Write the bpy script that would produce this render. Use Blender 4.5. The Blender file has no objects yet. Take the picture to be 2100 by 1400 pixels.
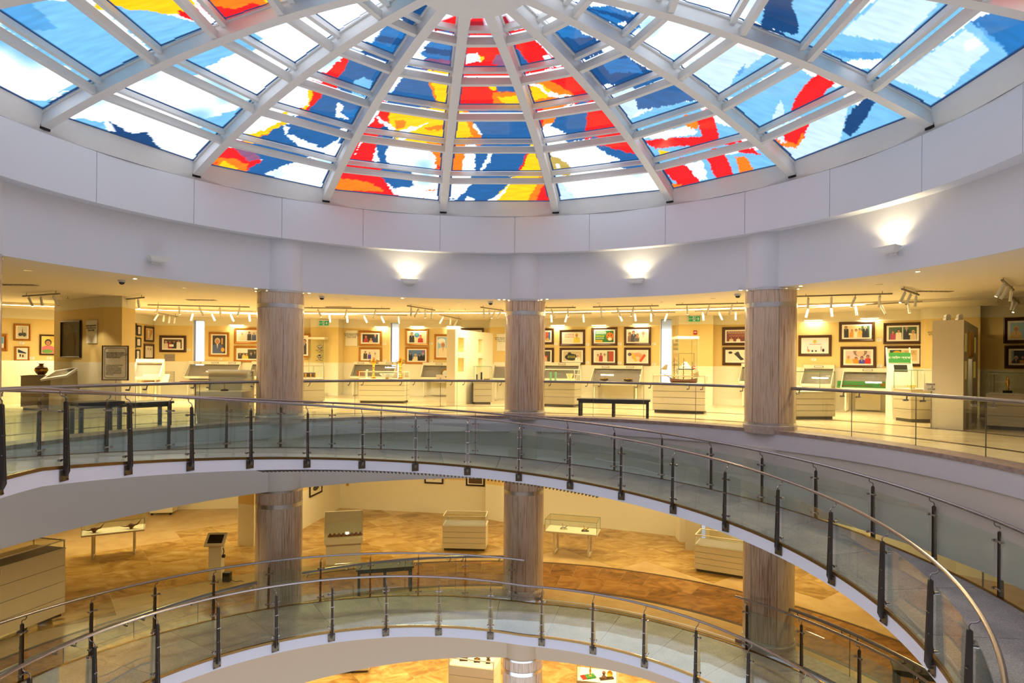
import bpy, bmesh, math, random
from math import sin, cos, pi, radians as rad, degrees as deg, hypot, atan2, sqrt
from mathutils import Vector, Matrix, noise
random.seed(7)
SC = bpy.context.scene
COL = SC.collection

# ------------------------------------------------------------------ camera
F, Y0, ROLL, X0 = 1286.3, 741.04, .0082, 1063.17
CAM = Vector((.7202, -8.9652, 1.3436))
cd = bpy.data.cameras.new('camera'); cam = bpy.data.objects.new('camera', cd); COL.objects.link(cam)
cd.sensor_width = 36; cd.lens = F/2100*36; cd.clip_start = .05; cd.clip_end = 300
cd.shift_x = (1050-X0)/2100; cd.shift_y = (Y0-700)/2100
_c, _s = cos(ROLL), sin(ROLL)
cam.matrix_world = Matrix(((_c, -_s, 0, CAM.x), (0, 0, -1, CAM.y), (_s, _c, 0, CAM.z), (0, 0, 0, 1)))
SC.camera = cam

# ------------------------------------------------------------------ sky, exposure
def lin(r, g, b):
    f = lambda v: (v/255/12.92 if v <= 10 else ((v/255+.055)/1.055)**2.4)
    return (f(r), f(g), f(b), 1)
SKY_STRENGTH = 2.3
W = bpy.data.worlds.new('sky'); SC.world = W; W.use_nodes = True
bg = W.node_tree.nodes['Background']; bg.inputs[0].default_value = (.75, .84, 1, 1); bg.inputs[1].default_value = SKY_STRENGTH
SC.view_settings.view_transform = 'Standard'; SC.view_settings.look = 'None'
SC.view_settings.gamma = 1; SC.view_settings.use_curve_mapping = False
SC.view_settings.exposure = 0.0
SC.cycles.use_denoising = True
SC.cycles.transparent_max_bounces = 32
SC.cycles.adaptive_threshold = .02
SC.cycles.max_bounces = 6; SC.cycles.diffuse_bounces = 3; SC.cycles.glossy_bounces = 3
SC.cycles.sample_clamp_indirect = 6; SC.cycles.caustics_reflective = False; SC.cycles.caustics_refractive = False

# warm cove lights run round every gallery ceiling: (x, y) corners
COVE = [(-15.7, 10.9), (-12.7, 12.2), (-8.8, 13.6), (-5.7, 13.5), (-.35, 12.7), (2.5, 11.9), (5.9, 10.8), (8.7, 9.2), (10.9, 8.1), (14.2, 5.2)]
COVE_POWER = {'upper': 135, 'middle': 38, 'lower': 120}
COVE_SEG = [1.7, 1.4, 1.1, .95, .85, .95, 1.2, 2.0]   # end runs boosted to brighten the gallery ends
COVE_COLOR = {'upper': (1, .83, .49), 'middle': (1, .80, .30), 'lower': (1, .80, .42)}
def area_light(name, loc, sx, sy, power, color, rot=(0, 0, 0)):
    l = bpy.data.lights.new(name, 'AREA'); l.shape = 'RECTANGLE'; l.size = sx; l.size_y = sy
    l.energy = power; l.color = color
    o = bpy.data.objects.new(name, l); o.location = loc; o.rotation_euler = rot; COL.objects.link(o); return o

# ------------------------------------------------------------------ helpers
def ray(x, y):
    dx, dy = x-X0, y-Y0
    u = dx*_c+dy*_s; v = -dx*_s+dy*_c
    return Vector((u/F, 1, -v/F))
def at(x, y, z):                      # point of a level plane seen at a pixel
    r = ray(x, y); return CAM+r*((z-CAM.z)/r.z)
def atd(x, y, d):                     # point at depth d (m along the view) seen at a pixel
    return CAM+ray(x, y)*d
def atR(x, y, R, c=(0, 0)):           # far side of a round wall
    r = ray(x, y); D = (CAM.x-c[0], CAM.y-c[1])
    a = r.x**2+r.y**2; b = 2*(D[0]*r.x+D[1]*r.y); k = D[0]**2+D[1]**2-R*R
    return CAM+r*((-b+sqrt(max(0, b*b-4*a*k)))/(2*a))
def onseg(x, y, s):                   # a straight wall through two plan points
    (ax, ay), (bx, by) = s; n = Vector((by-ay, ax-bx, 0))
    r = ray(x, y); return CAM+r*(((ax-CAM.x)*n.x+(ay-CAM.y)*n.y)/(r.x*n.x+r.y*n.y))
def proj(p):
    q = p-CAM; u = F*q.x/q.y; v = -F*q.z/q.y
    return X0+u*_c-v*_s, Y0+u*_s+v*_c
def P(a, r, z=0, c=(0, 0)): return Vector((c[0]+r*sin(a), c[1]+r*cos(a), z))

class MB:
    def __init__(s): s.v = []; s.f = []; s.col = None
    def add(s, vs, fs):
        o = len(s.v); s.v += [tuple(v) for v in vs]; s.f += [tuple(i+o for i in f) for f in fs]; return s
    def box(s, x0, x1, y0, y1, z0, z1, M=None):
        vs = [Vector((x, y, z)) for z in (z0, z1) for y in (y0, y1) for x in (x0, x1)]
        if M: vs = [M@v for v in vs]
        return s.add(vs, [(0, 2, 3, 1), (4, 5, 7, 6), (0, 1, 5, 4), (2, 6, 7, 3), (0, 4, 6, 2), (1, 3, 7, 5)])
    def bar(s, a, b, w, h):           # square bar between two points
        a = Vector(a); b = Vector(b); d = (b-a).normalized()
        up = Vector((0, 0, 1)) if abs(d.z) < .95 else Vector((0, 1, 0))
        sx = d.cross(up).normalized()*w/2; sy = sx.cross(d).normalized()*h/2
        vs = [p+i*sx+j*sy for p in (a, b) for i, j in ((-1, -1), (1, -1), (1, 1), (-1, 1))]
        return s.add(vs, [(0, 1, 2, 3), (7, 6, 5, 4), (0, 4, 5, 1), (1, 5, 6, 2), (2, 6, 7, 3), (3, 7, 4, 0)])
    def tube(s, path, r, n=8, cap=True):
        path = [Vector(p) for p in path]; rs = r if isinstance(r, (list, tuple)) else [r]*len(path)
        vs = []; fs = []; prev = None
        for i, p in enumerate(path):
            d = (path[min(i+1, len(path)-1)]-path[max(i-1, 0)]).normalized()
            if prev is None: sx = d.orthogonal().normalized()
            else: sx = (prev-d*prev.dot(d)).normalized()
            prev = sx; sy = d.cross(sx)
            vs += [p+(sx*cos(2*pi*k/n)+sy*sin(2*pi*k/n))*rs[i] for k in range(n)]
        for i in range(len(path)-1):
            for k in range(n):
                k2 = (k+1) % n; fs.append((i*n+k, i*n+k2, (i+1)*n+k2, (i+1)*n+k))
        if cap: fs.append(tuple(range(n-1, -1, -1))); fs.append(tuple((len(path)-1)*n+k for k in range(n)))
        return s.add(vs, fs)
    def lathe(s, prof, c=(0, 0, 0), n=16, sx=1, sy=1):
        vs = []; fs = []
        for r, z in prof: vs += [(c[0]+r*sx*cos(2*pi*k/n), c[1]+r*sy*sin(2*pi*k/n), c[2]+z) for k in range(n)]
        for i in range(len(prof)-1):
            for k in range(n):
                k2 = (k+1) % n; fs.append((i*n+k, i*n+k2, (i+1)*n+k2, (i+1)*n+k))
        if prof[0][0] > 1e-4: fs.append(tuple(range(n-1, -1, -1)))
        if prof[-1][0] > 1e-4: fs.append(tuple((len(prof)-1)*n+k for k in range(n)))
        return s.add(vs, fs)
    def ball(s, c, r, n=10, sz=1): return s.lathe([(max(1e-5, r*sin(pi*i/6)), -r*sz*cos(pi*i/6)) for i in range(7)], c, n)
    def sweep(s, prof, a0, a1, n, c=(0, 0), caps=True):   # closed (r, z) profile turned about the atrium axis
        vs = []; fs = []; m = None
        for i in range(n+1):
            a = a0+(a1-a0)*i/n; pr = prof(a) if callable(prof) else prof; m = len(pr)
            vs += [P(a, r, z, c) for r, z in pr]
        for i in range(n):
            for k in range(m):
                k2 = (k+1) % m; fs.append((i*m+k, (i+1)*m+k, (i+1)*m+k2, i*m+k2))
        if caps: fs.append(tuple(range(m))); fs.append(tuple(n*m+k for k in range(m-1, -1, -1)))
        return s.add(vs, fs)
    def prism(s, poly, z0, z1):
        n = len(poly)
        vs = [(x, y, z0) for x, y in poly]+[(x, y, z1) for x, y in poly]
        fs = [tuple(range(n-1, -1, -1)), tuple(range(n, 2*n))]+[(i, (i+1) % n, n+(i+1) % n, n+i) for i in range(n)]
        return s.add(vs, fs)
    def extr(s, prof, x0, x1):        # (y, z) outline pushed along local x
        n = len(prof)
        vs = [(x0, y, z) for y, z in prof]+[(x1, y, z) for y, z in prof]
        fs = [tuple(range(n)), tuple(range(2*n-1, n-1, -1))]+[(i, n+i, n+(i+1) % n, (i+1) % n) for i in range(n)]
        return s.add(vs, fs)
    def mesh(s, name, mat, smooth=False):
        me = bpy.data.meshes.new(name); me.from_pydata(s.v, [], s.f); me.update()
        if smooth:
            bm = bmesh.new(); bm.from_mesh(me); bmesh.ops.recalc_face_normals(bm, faces=bm.faces); bm.to_mesh(me); bm.free()
            me.polygons.foreach_set('use_smooth', [True]*len(me.polygons))
            me.set_sharp_from_angle(angle=rad(35))
        else:
            bm = bmesh.new(); bm.from_mesh(me); bmesh.ops.recalc_face_normals(bm, faces=bm.faces); bm.to_mesh(me); bm.free()
        if mat: me.materials.append(mat)
        return me
    def build(s, name, mat, parent=None, smooth=False, loc=None, rotz=0, label=None):
        o = bpy.data.objects.new(name, s.mesh(name, mat, smooth)); COL.objects.link(o)
        if parent: o.parent = parent
        if loc is not None: o.location = loc
        o.rotation_euler.z = rotz
        if label: o['label'] = label
        return o
def link(name, me, parent, loc=(0, 0, 0), rotz=0):
    o = bpy.data.objects.new(name, me); COL.objects.link(o); o.parent = parent; o.location = loc; o.rotation_euler.z = rotz; return o
def thing(name, label, cat, loc=(0, 0, 0), rotz=0, group=None):
    o = bpy.data.objects.new(name, None); COL.objects.link(o); o.location = loc; o.rotation_euler = (0, 0, rotz)
    o.empty_display_size = .2
    return tag(o, label, cat, group)
def tag(o, label, cat, group=None):
    o['label'] = label; o['category'] = cat
    if group: o['group'] = group
    return o
def struct(o, label=None):
    o['kind'] = 'structure'
    if label: o['label'] = label
    return o

# ------------------------------------------------------------------ materials
def newmat(name):
    m = bpy.data.materials.new(name); m.use_nodes = True; nt = m.node_tree
    return m, nt, nt.nodes['Principled BSDF']
def mat(name, c, rough=.5, metal=0, noise_amt=0, nscale=40, bump=0, spec=.5):
    m, nt, b = newmat(name); col = lin(*c)
    b.inputs['Base Color'].default_value = col; b.inputs['Roughness'].default_value = rough; b.inputs['Metallic'].default_value = metal
    b.inputs['Specular IOR Level'].default_value = spec
    if noise_amt or bump:
        tc = nt.nodes.new('ShaderNodeTexCoord'); n = nt.nodes.new('ShaderNodeTexNoise'); n.inputs['Scale'].default_value = nscale; n.inputs['Detail'].default_value = 4
        nt.links.new(tc.outputs['Object'], n.inputs['Vector'])
        if noise_amt:
            mx = nt.nodes.new('ShaderNodeMix'); mx.data_type = 'RGBA'
            mx.inputs[6].default_value = tuple(v*(1-noise_amt) for v in col[:3])+(1,); mx.inputs[7].default_value = tuple(min(1, v*(1+noise_amt)) for v in col[:3])+(1,)
            nt.links.new(n.outputs['Fac'], mx.inputs[0]); nt.links.new(mx.outputs[2], b.inputs['Base Color'])
        if bump:
            bu = nt.nodes.new('ShaderNodeBump'); bu.inputs['Strength'].default_value = bump; bu.inputs['Distance'].default_value = .01
            nt.links.new(n.outputs['Fac'], bu.inputs['Height']); nt.links.new(bu.outputs[0], b.inputs['Normal'])
    return m
def stone(name, cols, scale, rough, stretch=(1, 1, 1), dist=0, fine=None, rand=0, coord='Object', ramp=(.3, .7)):
    m, nt, b = newmat(name); N = nt.nodes; L = nt.links
    tc = N.new('ShaderNodeTexCoord'); mp = N.new('ShaderNodeMapping'); mp.inputs['Scale'].default_value = stretch
    src = tc.outputs['Object']
    if coord == 'World': src = N.new('ShaderNodeNewGeometry').outputs['Position']
    L.new(src, mp.inputs['Vector'])
    n = N.new('ShaderNodeTexNoise'); n.inputs['Scale'].default_value = scale; n.inputs['Detail'].default_value = 8; n.inputs['Roughness'].default_value = .62; n.inputs['Distortion'].default_value = dist
    L.new(mp.outputs[0], n.inputs['Vector'])
    cr = N.new('ShaderNodeValToRGB'); e = cr.color_ramp.elements
    while len(e) < len(cols): e.new(.5)
    for i, cc in enumerate(cols): e[i].position = ramp[0]+(ramp[1]-ramp[0])*i/(len(cols)-1); e[i].color = lin(*cc)
    fac = n.outputs['Fac']
    if rand:
        oi = N.new('ShaderNodeObjectInfo'); ma = N.new('ShaderNodeMath'); ma.operation = 'MULTIPLY_ADD'; ma.inputs[1].default_value = rand; L.new(oi.outputs['Random'], ma.inputs[0])
        L.new(fac, ma.inputs[2]); ma2 = N.new('ShaderNodeMath'); ma2.operation = 'SUBTRACT'; ma2.inputs[1].default_value = rand/2; L.new(ma.outputs[0], ma2.inputs[0]); fac = ma2.outputs[0]
        off = N.new('ShaderNodeVectorMath'); off.operation = 'SCALE'; off.inputs['Scale'].default_value = 40
        cx = N.new('ShaderNodeCombineXYZ'); L.new(oi.outputs['Random'], cx.inputs[0]); L.new(cx.outputs[0], off.inputs[0]); L.new(off.outputs[0], mp.inputs['Location'])
    L.new(fac, cr.inputs[0]); out = cr.outputs[0]
    if fine:
        n2 = N.new('ShaderNodeTexNoise'); n2.inputs['Scale'].default_value = fine[0]; n2.inputs['Detail'].default_value = 2; L.new(src, n2.inputs['Vector'])
        r2 = N.new('ShaderNodeValToRGB'); r2.color_ramp.elements[0].position = .38; r2.color_ramp.elements[1].position = .62
        v = 1-fine[1]; r2.color_ramp.elements[0].color = (v, v, v, 1)
        L.new(n2.outputs['Fac'], r2.inputs[0])
        mx = N.new('ShaderNodeMix'); mx.data_type = 'RGBA'; mx.blend_type = 'MULTIPLY'; mx.inputs[0].default_value = 1
        L.new(out, mx.inputs[6]); L.new(r2.outputs[0], mx.inputs[7]); out = mx.outputs[2]
    L.new(out, b.inputs['Base Color']); b.inputs['Roughness'].default_value = rough
    return m
def glass(name, tint, refl=1.0, rough=.0, base=.03):
    m, nt, b = newmat(name); N = nt.nodes; L = nt.links; N.remove(b)
    t = N.new('ShaderNodeBsdfTransparent'); t.inputs[0].default_value = tuple(tint)+(1,)
    g = N.new('ShaderNodeBsdfGlossy'); g.inputs['Roughness'].default_value = rough; g.inputs[0].default_value = (refl,)*3+(1,)
    lw = N.new('ShaderNodeLayerWeight'); lw.inputs[0].default_value = .5     # facing term, the same on both sides of a pane
    pw = N.new('ShaderNodeMath'); pw.operation = 'POWER'; pw.inputs[1].default_value = 5; L.new(lw.outputs['Facing'], pw.inputs[0])
    fr = N.new('ShaderNodeMath'); fr.operation = 'MULTIPLY_ADD'; fr.inputs[1].default_value = .9; fr.inputs[2].default_value = base; L.new(pw.outputs[0], fr.inputs[0])
    mx = N.new('ShaderNodeMixShader'); L.new(fr.outputs[0], mx.inputs[0]); L.new(t.outputs[0], mx.inputs[1]); L.new(g.outputs[0], mx.inputs[2])
    L.new(mx.outputs[0], N['Material Output'].inputs[0]); return m
def emis(name, c, s):
    m, nt, b = newmat(name); b.inputs['Base Color'].default_value = lin(*c); b.inputs['Emission Color'].default_value = lin(*c); b.inputs['Emission Strength'].default_value = s; return m
def vcolmat(name, rough=.5, spec=.5):
    m, nt, b = newmat(name); a = nt.nodes.new('ShaderNodeVertexColor'); a.layer_name = 'paint'
    nt.links.new(a.outputs[0], b.inputs['Base Color']); b.inputs['Roughness'].default_value = rough; b.inputs['Specular IOR Level'].default_value = spec; return m
def wallmat(name, zf):                # white wainscot, buff band, white frieze, painted by height over the floor
    m, nt, b = newmat(name); N = nt.nodes; L = nt.links
    g = N.new('ShaderNodeNewGeometry'); sp = N.new('ShaderNodeSeparateXYZ'); L.new(g.outputs['Position'], sp.inputs[0])
    a = N.new('ShaderNodeMath'); a.operation = 'GREATER_THAN'; a.inputs[1].default_value = zf+1.41; L.new(sp.outputs[2], a.inputs[0])
    c = N.new('ShaderNodeMath'); c.operation = 'LESS_THAN'; c.inputs[1].default_value = zf+2.93; L.new(sp.outputs[2], c.inputs[0])
    mu = N.new('ShaderNodeMath'); mu.operation = 'MULTIPLY'; L.new(a.outputs[0], mu.inputs[0]); L.new(c.outputs[0], mu.inputs[1])
    mx = N.new('ShaderNodeMix'); mx.data_type = 'RGBA'; mx.inputs[6].default_value = lin(240, 232, 206); mx.inputs[7].default_value = lin(232, 204, 134)
    L.new(mu.outputs[0], mx.inputs[0]); L.new(mx.outputs[2], b.inputs['Base Color']); b.inputs['Roughness'].default_value = .7
    return m
M = dict(
    drum=mat('drum_white_paint', (226, 224, 226), .55, noise_amt=.02, nscale=60),
    steelwhite=mat('dome_white_paint', (228, 224, 218), .45, noise_amt=.04, nscale=8),
    ceil=mat('ceiling_paint', (236, 226, 204), .7),
    groove=mat('slot_grey', (120, 112, 100), .6),
    dark=mat('dark_gap', (22, 22, 24), .8),
    marble=stone('column_marble', [(152, 116, 86), (204, 170, 138), (222, 198, 172), (180, 144, 112)], 3.0, .16, (13, 13, .4), .6, rand=.12),
    plinth=stone('plinth_stone', [(170, 150, 136), (206, 188, 176)], 14, .35),
    kerb=stone('kerb_stone', [(150, 124, 112), (196, 172, 160)], 10, .35, fine=(90, .15), coord='World'),
    ring=mat('column_ring_metal', (214, 212, 208), .25, .9),
    granite=stone('ramp_granite', [(158, 158, 160), (204, 202, 200)], 1.5, .3, fine=(55, .35), coord='World', rand=.05),
    fascia=mat('fascia_white', (226, 222, 228), .5, noise_amt=.03, nscale=12),
    soffit=mat('soffit_paint', (206, 188, 168), .7), drum2=mat('middle_drum_shade', (228, 220, 212), .6), drum3=mat('lower_drum_shade', (196, 172, 142), .6),  # warm shade worked into the white of the middle and lower drums
    strip=mat('bronze_strip', (150, 118, 70), .25, .9),
    steel=mat('brushed_steel', (176, 166, 162), .24, 1),
    railsteel=mat('gallery_rail_steel', (150, 144, 142), .3, .9),
    darksteel=mat('dark_steel_plate', (108, 102, 96), .4, .8),
    plate=mat('base_plate_steel', (118, 104, 84), .35, .9),
    rglass=glass('rail_glass', (.94, .985, .965), base=.085),
    gglass=glass('gallery_glass', (.965, .985, .965)),
    cglass=glass('case_glass', (.975, .993, .985)),
    edge=mat('glass_edge_green', (110, 140, 118), .2), joint=mat('pane_joint_grey', (112, 108, 92), .4),
    floor3=stone('upper_floor_marble', [(206, 184, 140), (228, 208, 168), (238, 222, 188)], .55, .2, (1, 1, 1), 1.2, coord='World'),
    tile2=stone('middle_floor_marble', [(136, 98, 44), (168, 128, 64), (190, 152, 86), (208, 176, 112)], .9, .17, (1, 1.6, 1), 1.8, rand=.16, coord='World'),
    brown2=stone('brown_floor_marble', [(104, 66, 30), (146, 98, 48), (176, 126, 66)], 1.5, .22, (1, 1.4, 1), 1.5, rand=.16, coord='World'),
    light2=stone('light_floor_marble', [(188, 152, 100), (214, 182, 130)], 1.2, .2, rand=.1, coord='World'),
    darkline=mat('dark_stone_border', (78, 56, 40), .3),
    case=mat('case_white_laminate', (236, 226, 198), .45, noise_amt=.02),
    taupe=mat('case_taupe_laminate', (178, 166, 138), .5, noise_amt=.04, nscale=25),
    liner=mat('case_grey_lining', (150, 138, 130), .8),
    recess=mat('case_plinth_dark', (96, 88, 74), .7),
    black=mat('black_wood', (28, 30, 34), .35),
    screen=mat('black_screen', (14, 15, 18), .12),
    gold=mat('gold', (226, 174, 70), .22, 1),
    goldframe=mat('gilt_frame', (170, 112, 42), .35, .5, noise_amt=.35, nscale=30),
    darkframe=mat('dark_wood_frame', (70, 42, 22), .35, .2, noise_amt=.3, nscale=40),
    mount=mat('picture_mount', (244, 238, 222), .8),
    art=vcolmat('printed_picture', .35), silver=mat('silver', (205, 205, 205), .2, 1), wood=mat('brown_wood', (110, 58, 26), .35),
    red=mat('red_plastic', (184, 34, 26), .4), green=emis('exit_sign_green', (8, 140, 90), .5), white=mat('white_plastic', (240, 240, 236), .4),
    track=mat('track_grey', (150, 142, 126), .5), cream=mat('cream_ivory', (232, 214, 160), .4), jade=mat('green_ceramic', (110, 160, 120), .3),
    ink=mat('black_ink', (30, 26, 24), .7), blackframe=mat('thin_black_frame', (40, 30, 24), .4),
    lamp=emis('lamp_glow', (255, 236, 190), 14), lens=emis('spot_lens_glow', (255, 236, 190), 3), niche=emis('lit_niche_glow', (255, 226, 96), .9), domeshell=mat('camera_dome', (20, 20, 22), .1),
    signgreen=mat('sign_green', (52, 138, 66), .5),
)
WM = {'upper': wallmat('upper_gallery_wall', -.18), 'middle': wallmat('middle_gallery_wall', -4.96), 'lower': wallmat('lower_gallery_wall', -9.74)}
# ================================================================== the shell
LEVELS = [('upper', 0.0), ('middle', -4.78), ('lower', -9.56)]
FL = {'upper': -.18, 'middle': -4.96, 'lower': -9.74}
CA = [.1101+k*pi/4 for k in range(-4, 4)]          # column bearings
A3 = (rad(-135), rad(135))
for i, (lv, z) in enumerate(LEVELS):
    zf = z-.18
    # ceiling: soffit ring beside the void, shutter slot, gallery ceiling with the cove slot left open
    c = MB(); c.sweep([(7.83, z+2.999), (9.55, z+2.999), (9.55, z+3.25), (7.83, z+3.25)], -pi, pi, 128, caps=False)
    c.sweep([(9.72, z+3.04), (26, z+3.13), (26, z+3.35), (9.72, z+3.35)], -pi, pi, 96, caps=False)
    co = struct(c.build('ceiling', M['ceil']), 'cream gallery ceiling')
    c = MB(); c.sweep([(9.55, z+3.1), (9.72, z+3.1), (9.72, z+3.3), (9.55, z+3.3)], -pi, pi, 96, caps=False); c.build('shutter_slot', M['groove'], co)
    # drum wall over the opening
    top = z+4.2
    if i == 0:
        w = MB(); w.sweep([(7.785, z+3.0), (7.785, top), (8.0, top), (8.0, z+3.0)], -pi, pi, 160, caps=False)
    else:
        w = MB(); w.sweep([(7.785, z+3.0), (7.785, z+4.30), (8.0, z+4.30), (8.0, z+3.0)], -pi, pi, 160, caps=False)
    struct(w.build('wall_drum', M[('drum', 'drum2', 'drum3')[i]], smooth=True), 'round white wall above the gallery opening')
# ring beam under the dome in panels
beam = MB(); beam.sweep([(7.47, 4.2), (7.47, 5.1), (8.1, 5.1), (8.1, 4.2)], -pi, pi, 160, caps=False)
beam_o = struct(beam.build('trim_1', M['drum'], smooth=True), 'white ring beam below the dome')
a = rad(-10.2)-pi
NB = 24
for k in range(NB):
    a0 = -pi+rad(4.6)+k*2*pi/NB+.0007; a1 = a0+2*pi/NB-.0014
    p = MB(); p.sweep([(7.447, 4.185), (7.447, 5.115), (7.47, 5.115), (7.47, 4.185)], a0, a1, 10); p.build('panel', M['drum'], beam_o, smooth=True)
# dark ring added behind the dome foot, keeping sky light out of the gap
g = MB(); g.sweep([(7.62, 5.1), (7.62, 5.4), (7.8, 5.4), (7.8, 5.1)], -pi, pi, 96, caps=False)
struct(g.build('trim_2', M['dark']), 'added dark ring closing the gap round the dome foot')

def arc_pieces(mb, prof, skip=None, n=160, c=(0, 0)):
    if not skip: mb.sweep(prof, -pi, pi, n, c, caps=False)
    else: mb.sweep(prof, skip[1], skip[0]+2*pi, n, c)
OPEN = {'upper': (CA[1]+.07, CA[2]-.07), 'middle': (CA[4]+.07, CA[5]-.07), 'lower': None}
for i, (lv, z) in enumerate(LEVELS):
    zf = z-.18; sk = OPEN[lv]
    f = MB(); f.sweep([(7.78, zf-.33), (7.78, zf-.002), (26, zf-.002), (26, zf-.33)], -pi, pi, 160, caps=False)
    fm = {'upper': 'floor3', 'middle': 'light2', 'lower': 'tile2'}[lv]
    fo = struct(f.build('floor', M[fm]), lv+' gallery marble floor')
    e = MB(); arc_pieces(e, [(7.745, zf-.335), (7.745, z-.17), (7.79, z-.17), (7.79, zf-.335)]); e.build('fascia', M['fascia'], fo, smooth=True)
    k = MB(); arc_pieces(k, [(7.725, z-.17), (7.725, z-.10), (8.24, z-.10), (8.24, z-.19), (7.8, z-.19)], sk); k.build('kerb', M['kerb'], fo)
    if sk:
        l = MB(); l.sweep([(7.66, zf-.3), (7.66, zf+.004), (8.24, zf+.004), (8.24, zf-.3)], sk[0]-.02, sk[1]+.02, 30); l.build('landing', M['light2' if i else 'kerb'], fo)
    if lv == 'upper':
        for r0, r1 in ((9.75, 9.9), (12.3, 12.42)):
            b = MB(); b.sweep([(r0, zf-.01), (r0, zf+.003), (r1, zf+.003), (r1, zf-.01)], A3[0], A3[1], 80); b.build('border_strip', M['darkline'] if r0 > 12 else M['darkline'], fo)
    if lv != 'upper':
        # ring of large brown slabs between two dark borders, then square slabs out to the walls
        for (r0, r1, mt) in ((8.64, 8.76, 'darkline'), (10.8, 10.9, 'darkline')):
            b = MB(); b.sweep([(r0, zf-.01), (r0, zf+.003), (r1, zf+.003), (r1, zf-.01)], A3[0], A3[1], 90); b.build('border_strip', M[mt], fo)
        nA = 40 if lv == 'middle' else 30
        for row, (r0, r1) in enumerate(((8.77, 9.78), (9.79, 10.79))):
            for q in range(nA):
                a0 = rad(-80)+(q+.5*row)*rad(160)/nA; a1 = a0+rad(160)/nA-.0008
                t = MB(); t.sweep([(r0, zf-.01), (r0, zf+.002), (r1, zf+.002), (r1, zf-.01)], a0, a1, 2); t.build('floor_tile', M['brown2'] if lv == 'middle' else M['tile2'], fo)
        T = 1.25 if lv == 'middle' else 1.6
        for gx in range(-16, 17):
            for gy in range(-6, 17):
                # lattice turned 38 degrees
                u, v = gx*T, gy*T; ca, sa = cos(rad(38)), sin(rad(38))
                cx, cy = u*ca-v*sa, u*sa+v*ca+8
                d = hypot(cx, cy); an = atan2(cx, cy)
                if d < 11.75 or d > (17.6 if lv == 'middle' else 16) or abs(an) > rad(66 if cx < 0 else 50): continue
                t = MB(); h = T/2-.006
                Mx = Matrix.Translation((cx, cy, 0))@Matrix.Rotation(rad(38), 4, 'Z')
                t.box(-h, h, -h, h, zf-.01, zf+.002, Mx); t.build('floor_tile', M['tile2'], fo)

# ------------------------------------------------------------------ gallery walls
SEG = dict(
    s0=((-21, 11.2), (-16.3, 14.4)), s1=((-16.3, 14.4), (-14.2, 14.6)), s2=((-14.2, 14.6), (-14.7, 17.5)), s3=((-14.7, 17.5), (-8.3, 18.2)),
    s4=((-8.2, 17.9), (-7.0, 17.9)), s5=((-6.95, 18.5), (-.6, 18.05)), s6=((-.6, 18.05), (-.45, 16.85)), s7=((-.45, 16.85), (1.77, 16.4)), s8=((1.77, 16.4), (6.6, 14.6)),
    s9=((6.6, 14.05), (7.75, 13.7)), s10=((7.9, 14.2), (9.0, 13.55)), s11=((9.0, 13.55), (13.3, 10.65)), s12=((13.1, 10.15), (14.2, 9.35)), s13=((14.35, 9.6), (20, 4.5)))
def wallseg(name, s, z0, z1, m, parent=None, slits=(), th=.25, label=None):
    (ax, ay), (bx, by) = s; L = hypot(bx-ax, by-ay); r = atan2(by-ay, bx-ax)
    w = MB(); cuts = sorted(slits); x = 0
    for (u0, u1, s0, s1) in cuts:
        w.box(x, u0, 0, th, z0, z1); w.box(u0, u1, 0, th, z0, s0); w.box(u0, u1, 0, th, s1, z1); x = u1
    w.box(x, L, 0, th, z0, z1)
    o = w.build(name, m, parent, loc=(ax, ay, 0), rotz=r)
    if parent is None: struct(o, label)
    for (u0, u1, s0, s1) in cuts:
        n = MB(); n.box(u0, u1, th-.03, th-.02, s0, s1); n.build('window_pane', M['cglass'], o)
        n = MB(); n.box(u0-.03, u0, -.01, th, s0, s1); n.box(u1, u1+.03, -.01, th, s0, s1); n.box(u0, u1, -.01, th, s1, s1+.03); n.build('window_frame', M['white'], o)
    return o
def along(x, s, y=700):
    p = onseg(x, y, s); return hypot(p.x-s[0][0], p.y-s[0][1])
z0, z1 = -.2, 3.2
slit = {'s3': [(397, 419)], 's5': [(801, 818)], 's8': [(1355, 1377)]}
for k, s in SEG.items():
    sl = [(along(a, s), along(b, s), .55, 2.98) for a, b in slit.get(k, [])]
    wallseg('wall_'+{'s0': 'far_left', 's3': 'back_left', 's5': 'back', 's8': 'back_right', 's11': 'right', 's13': 'far_right'}.get(k, 'return'), s, z0, z1, WM['upper'], slits=sl, label='gallery wall with buff picture band')
for (ax, ay), (bx, by) in (((-8.3, 18.3), (-8.2, 17.9)), ((-7.0, 17.9), (-6.95, 18.5)), ((6.6, 14.7), (6.6, 14.05)), ((7.75, 13.7), (7.9, 14.3)), ((13.3, 10.7), (13.1, 10.15)), ((14.2, 9.35), (14.4, 9.7)), ((-16.6, 14.8), (-16.3, 14.4))):
    wallseg('wall_return', ((ax, ay), (bx, by)), z0, z1, WM['upper'], th=.05)
# free block at the left of the upper gallery
blk = MB(); blk.prism([(-13.4, 10.1), (-10.7, 8.3), (-10.2, 8.3), (-10.2, 8.9), (-12.9, 10.9)], -.18, 3.15)
struct(blk.build('wall_block', WM['upper']), 'angled buff block wall at the left of the gallery')
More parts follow.
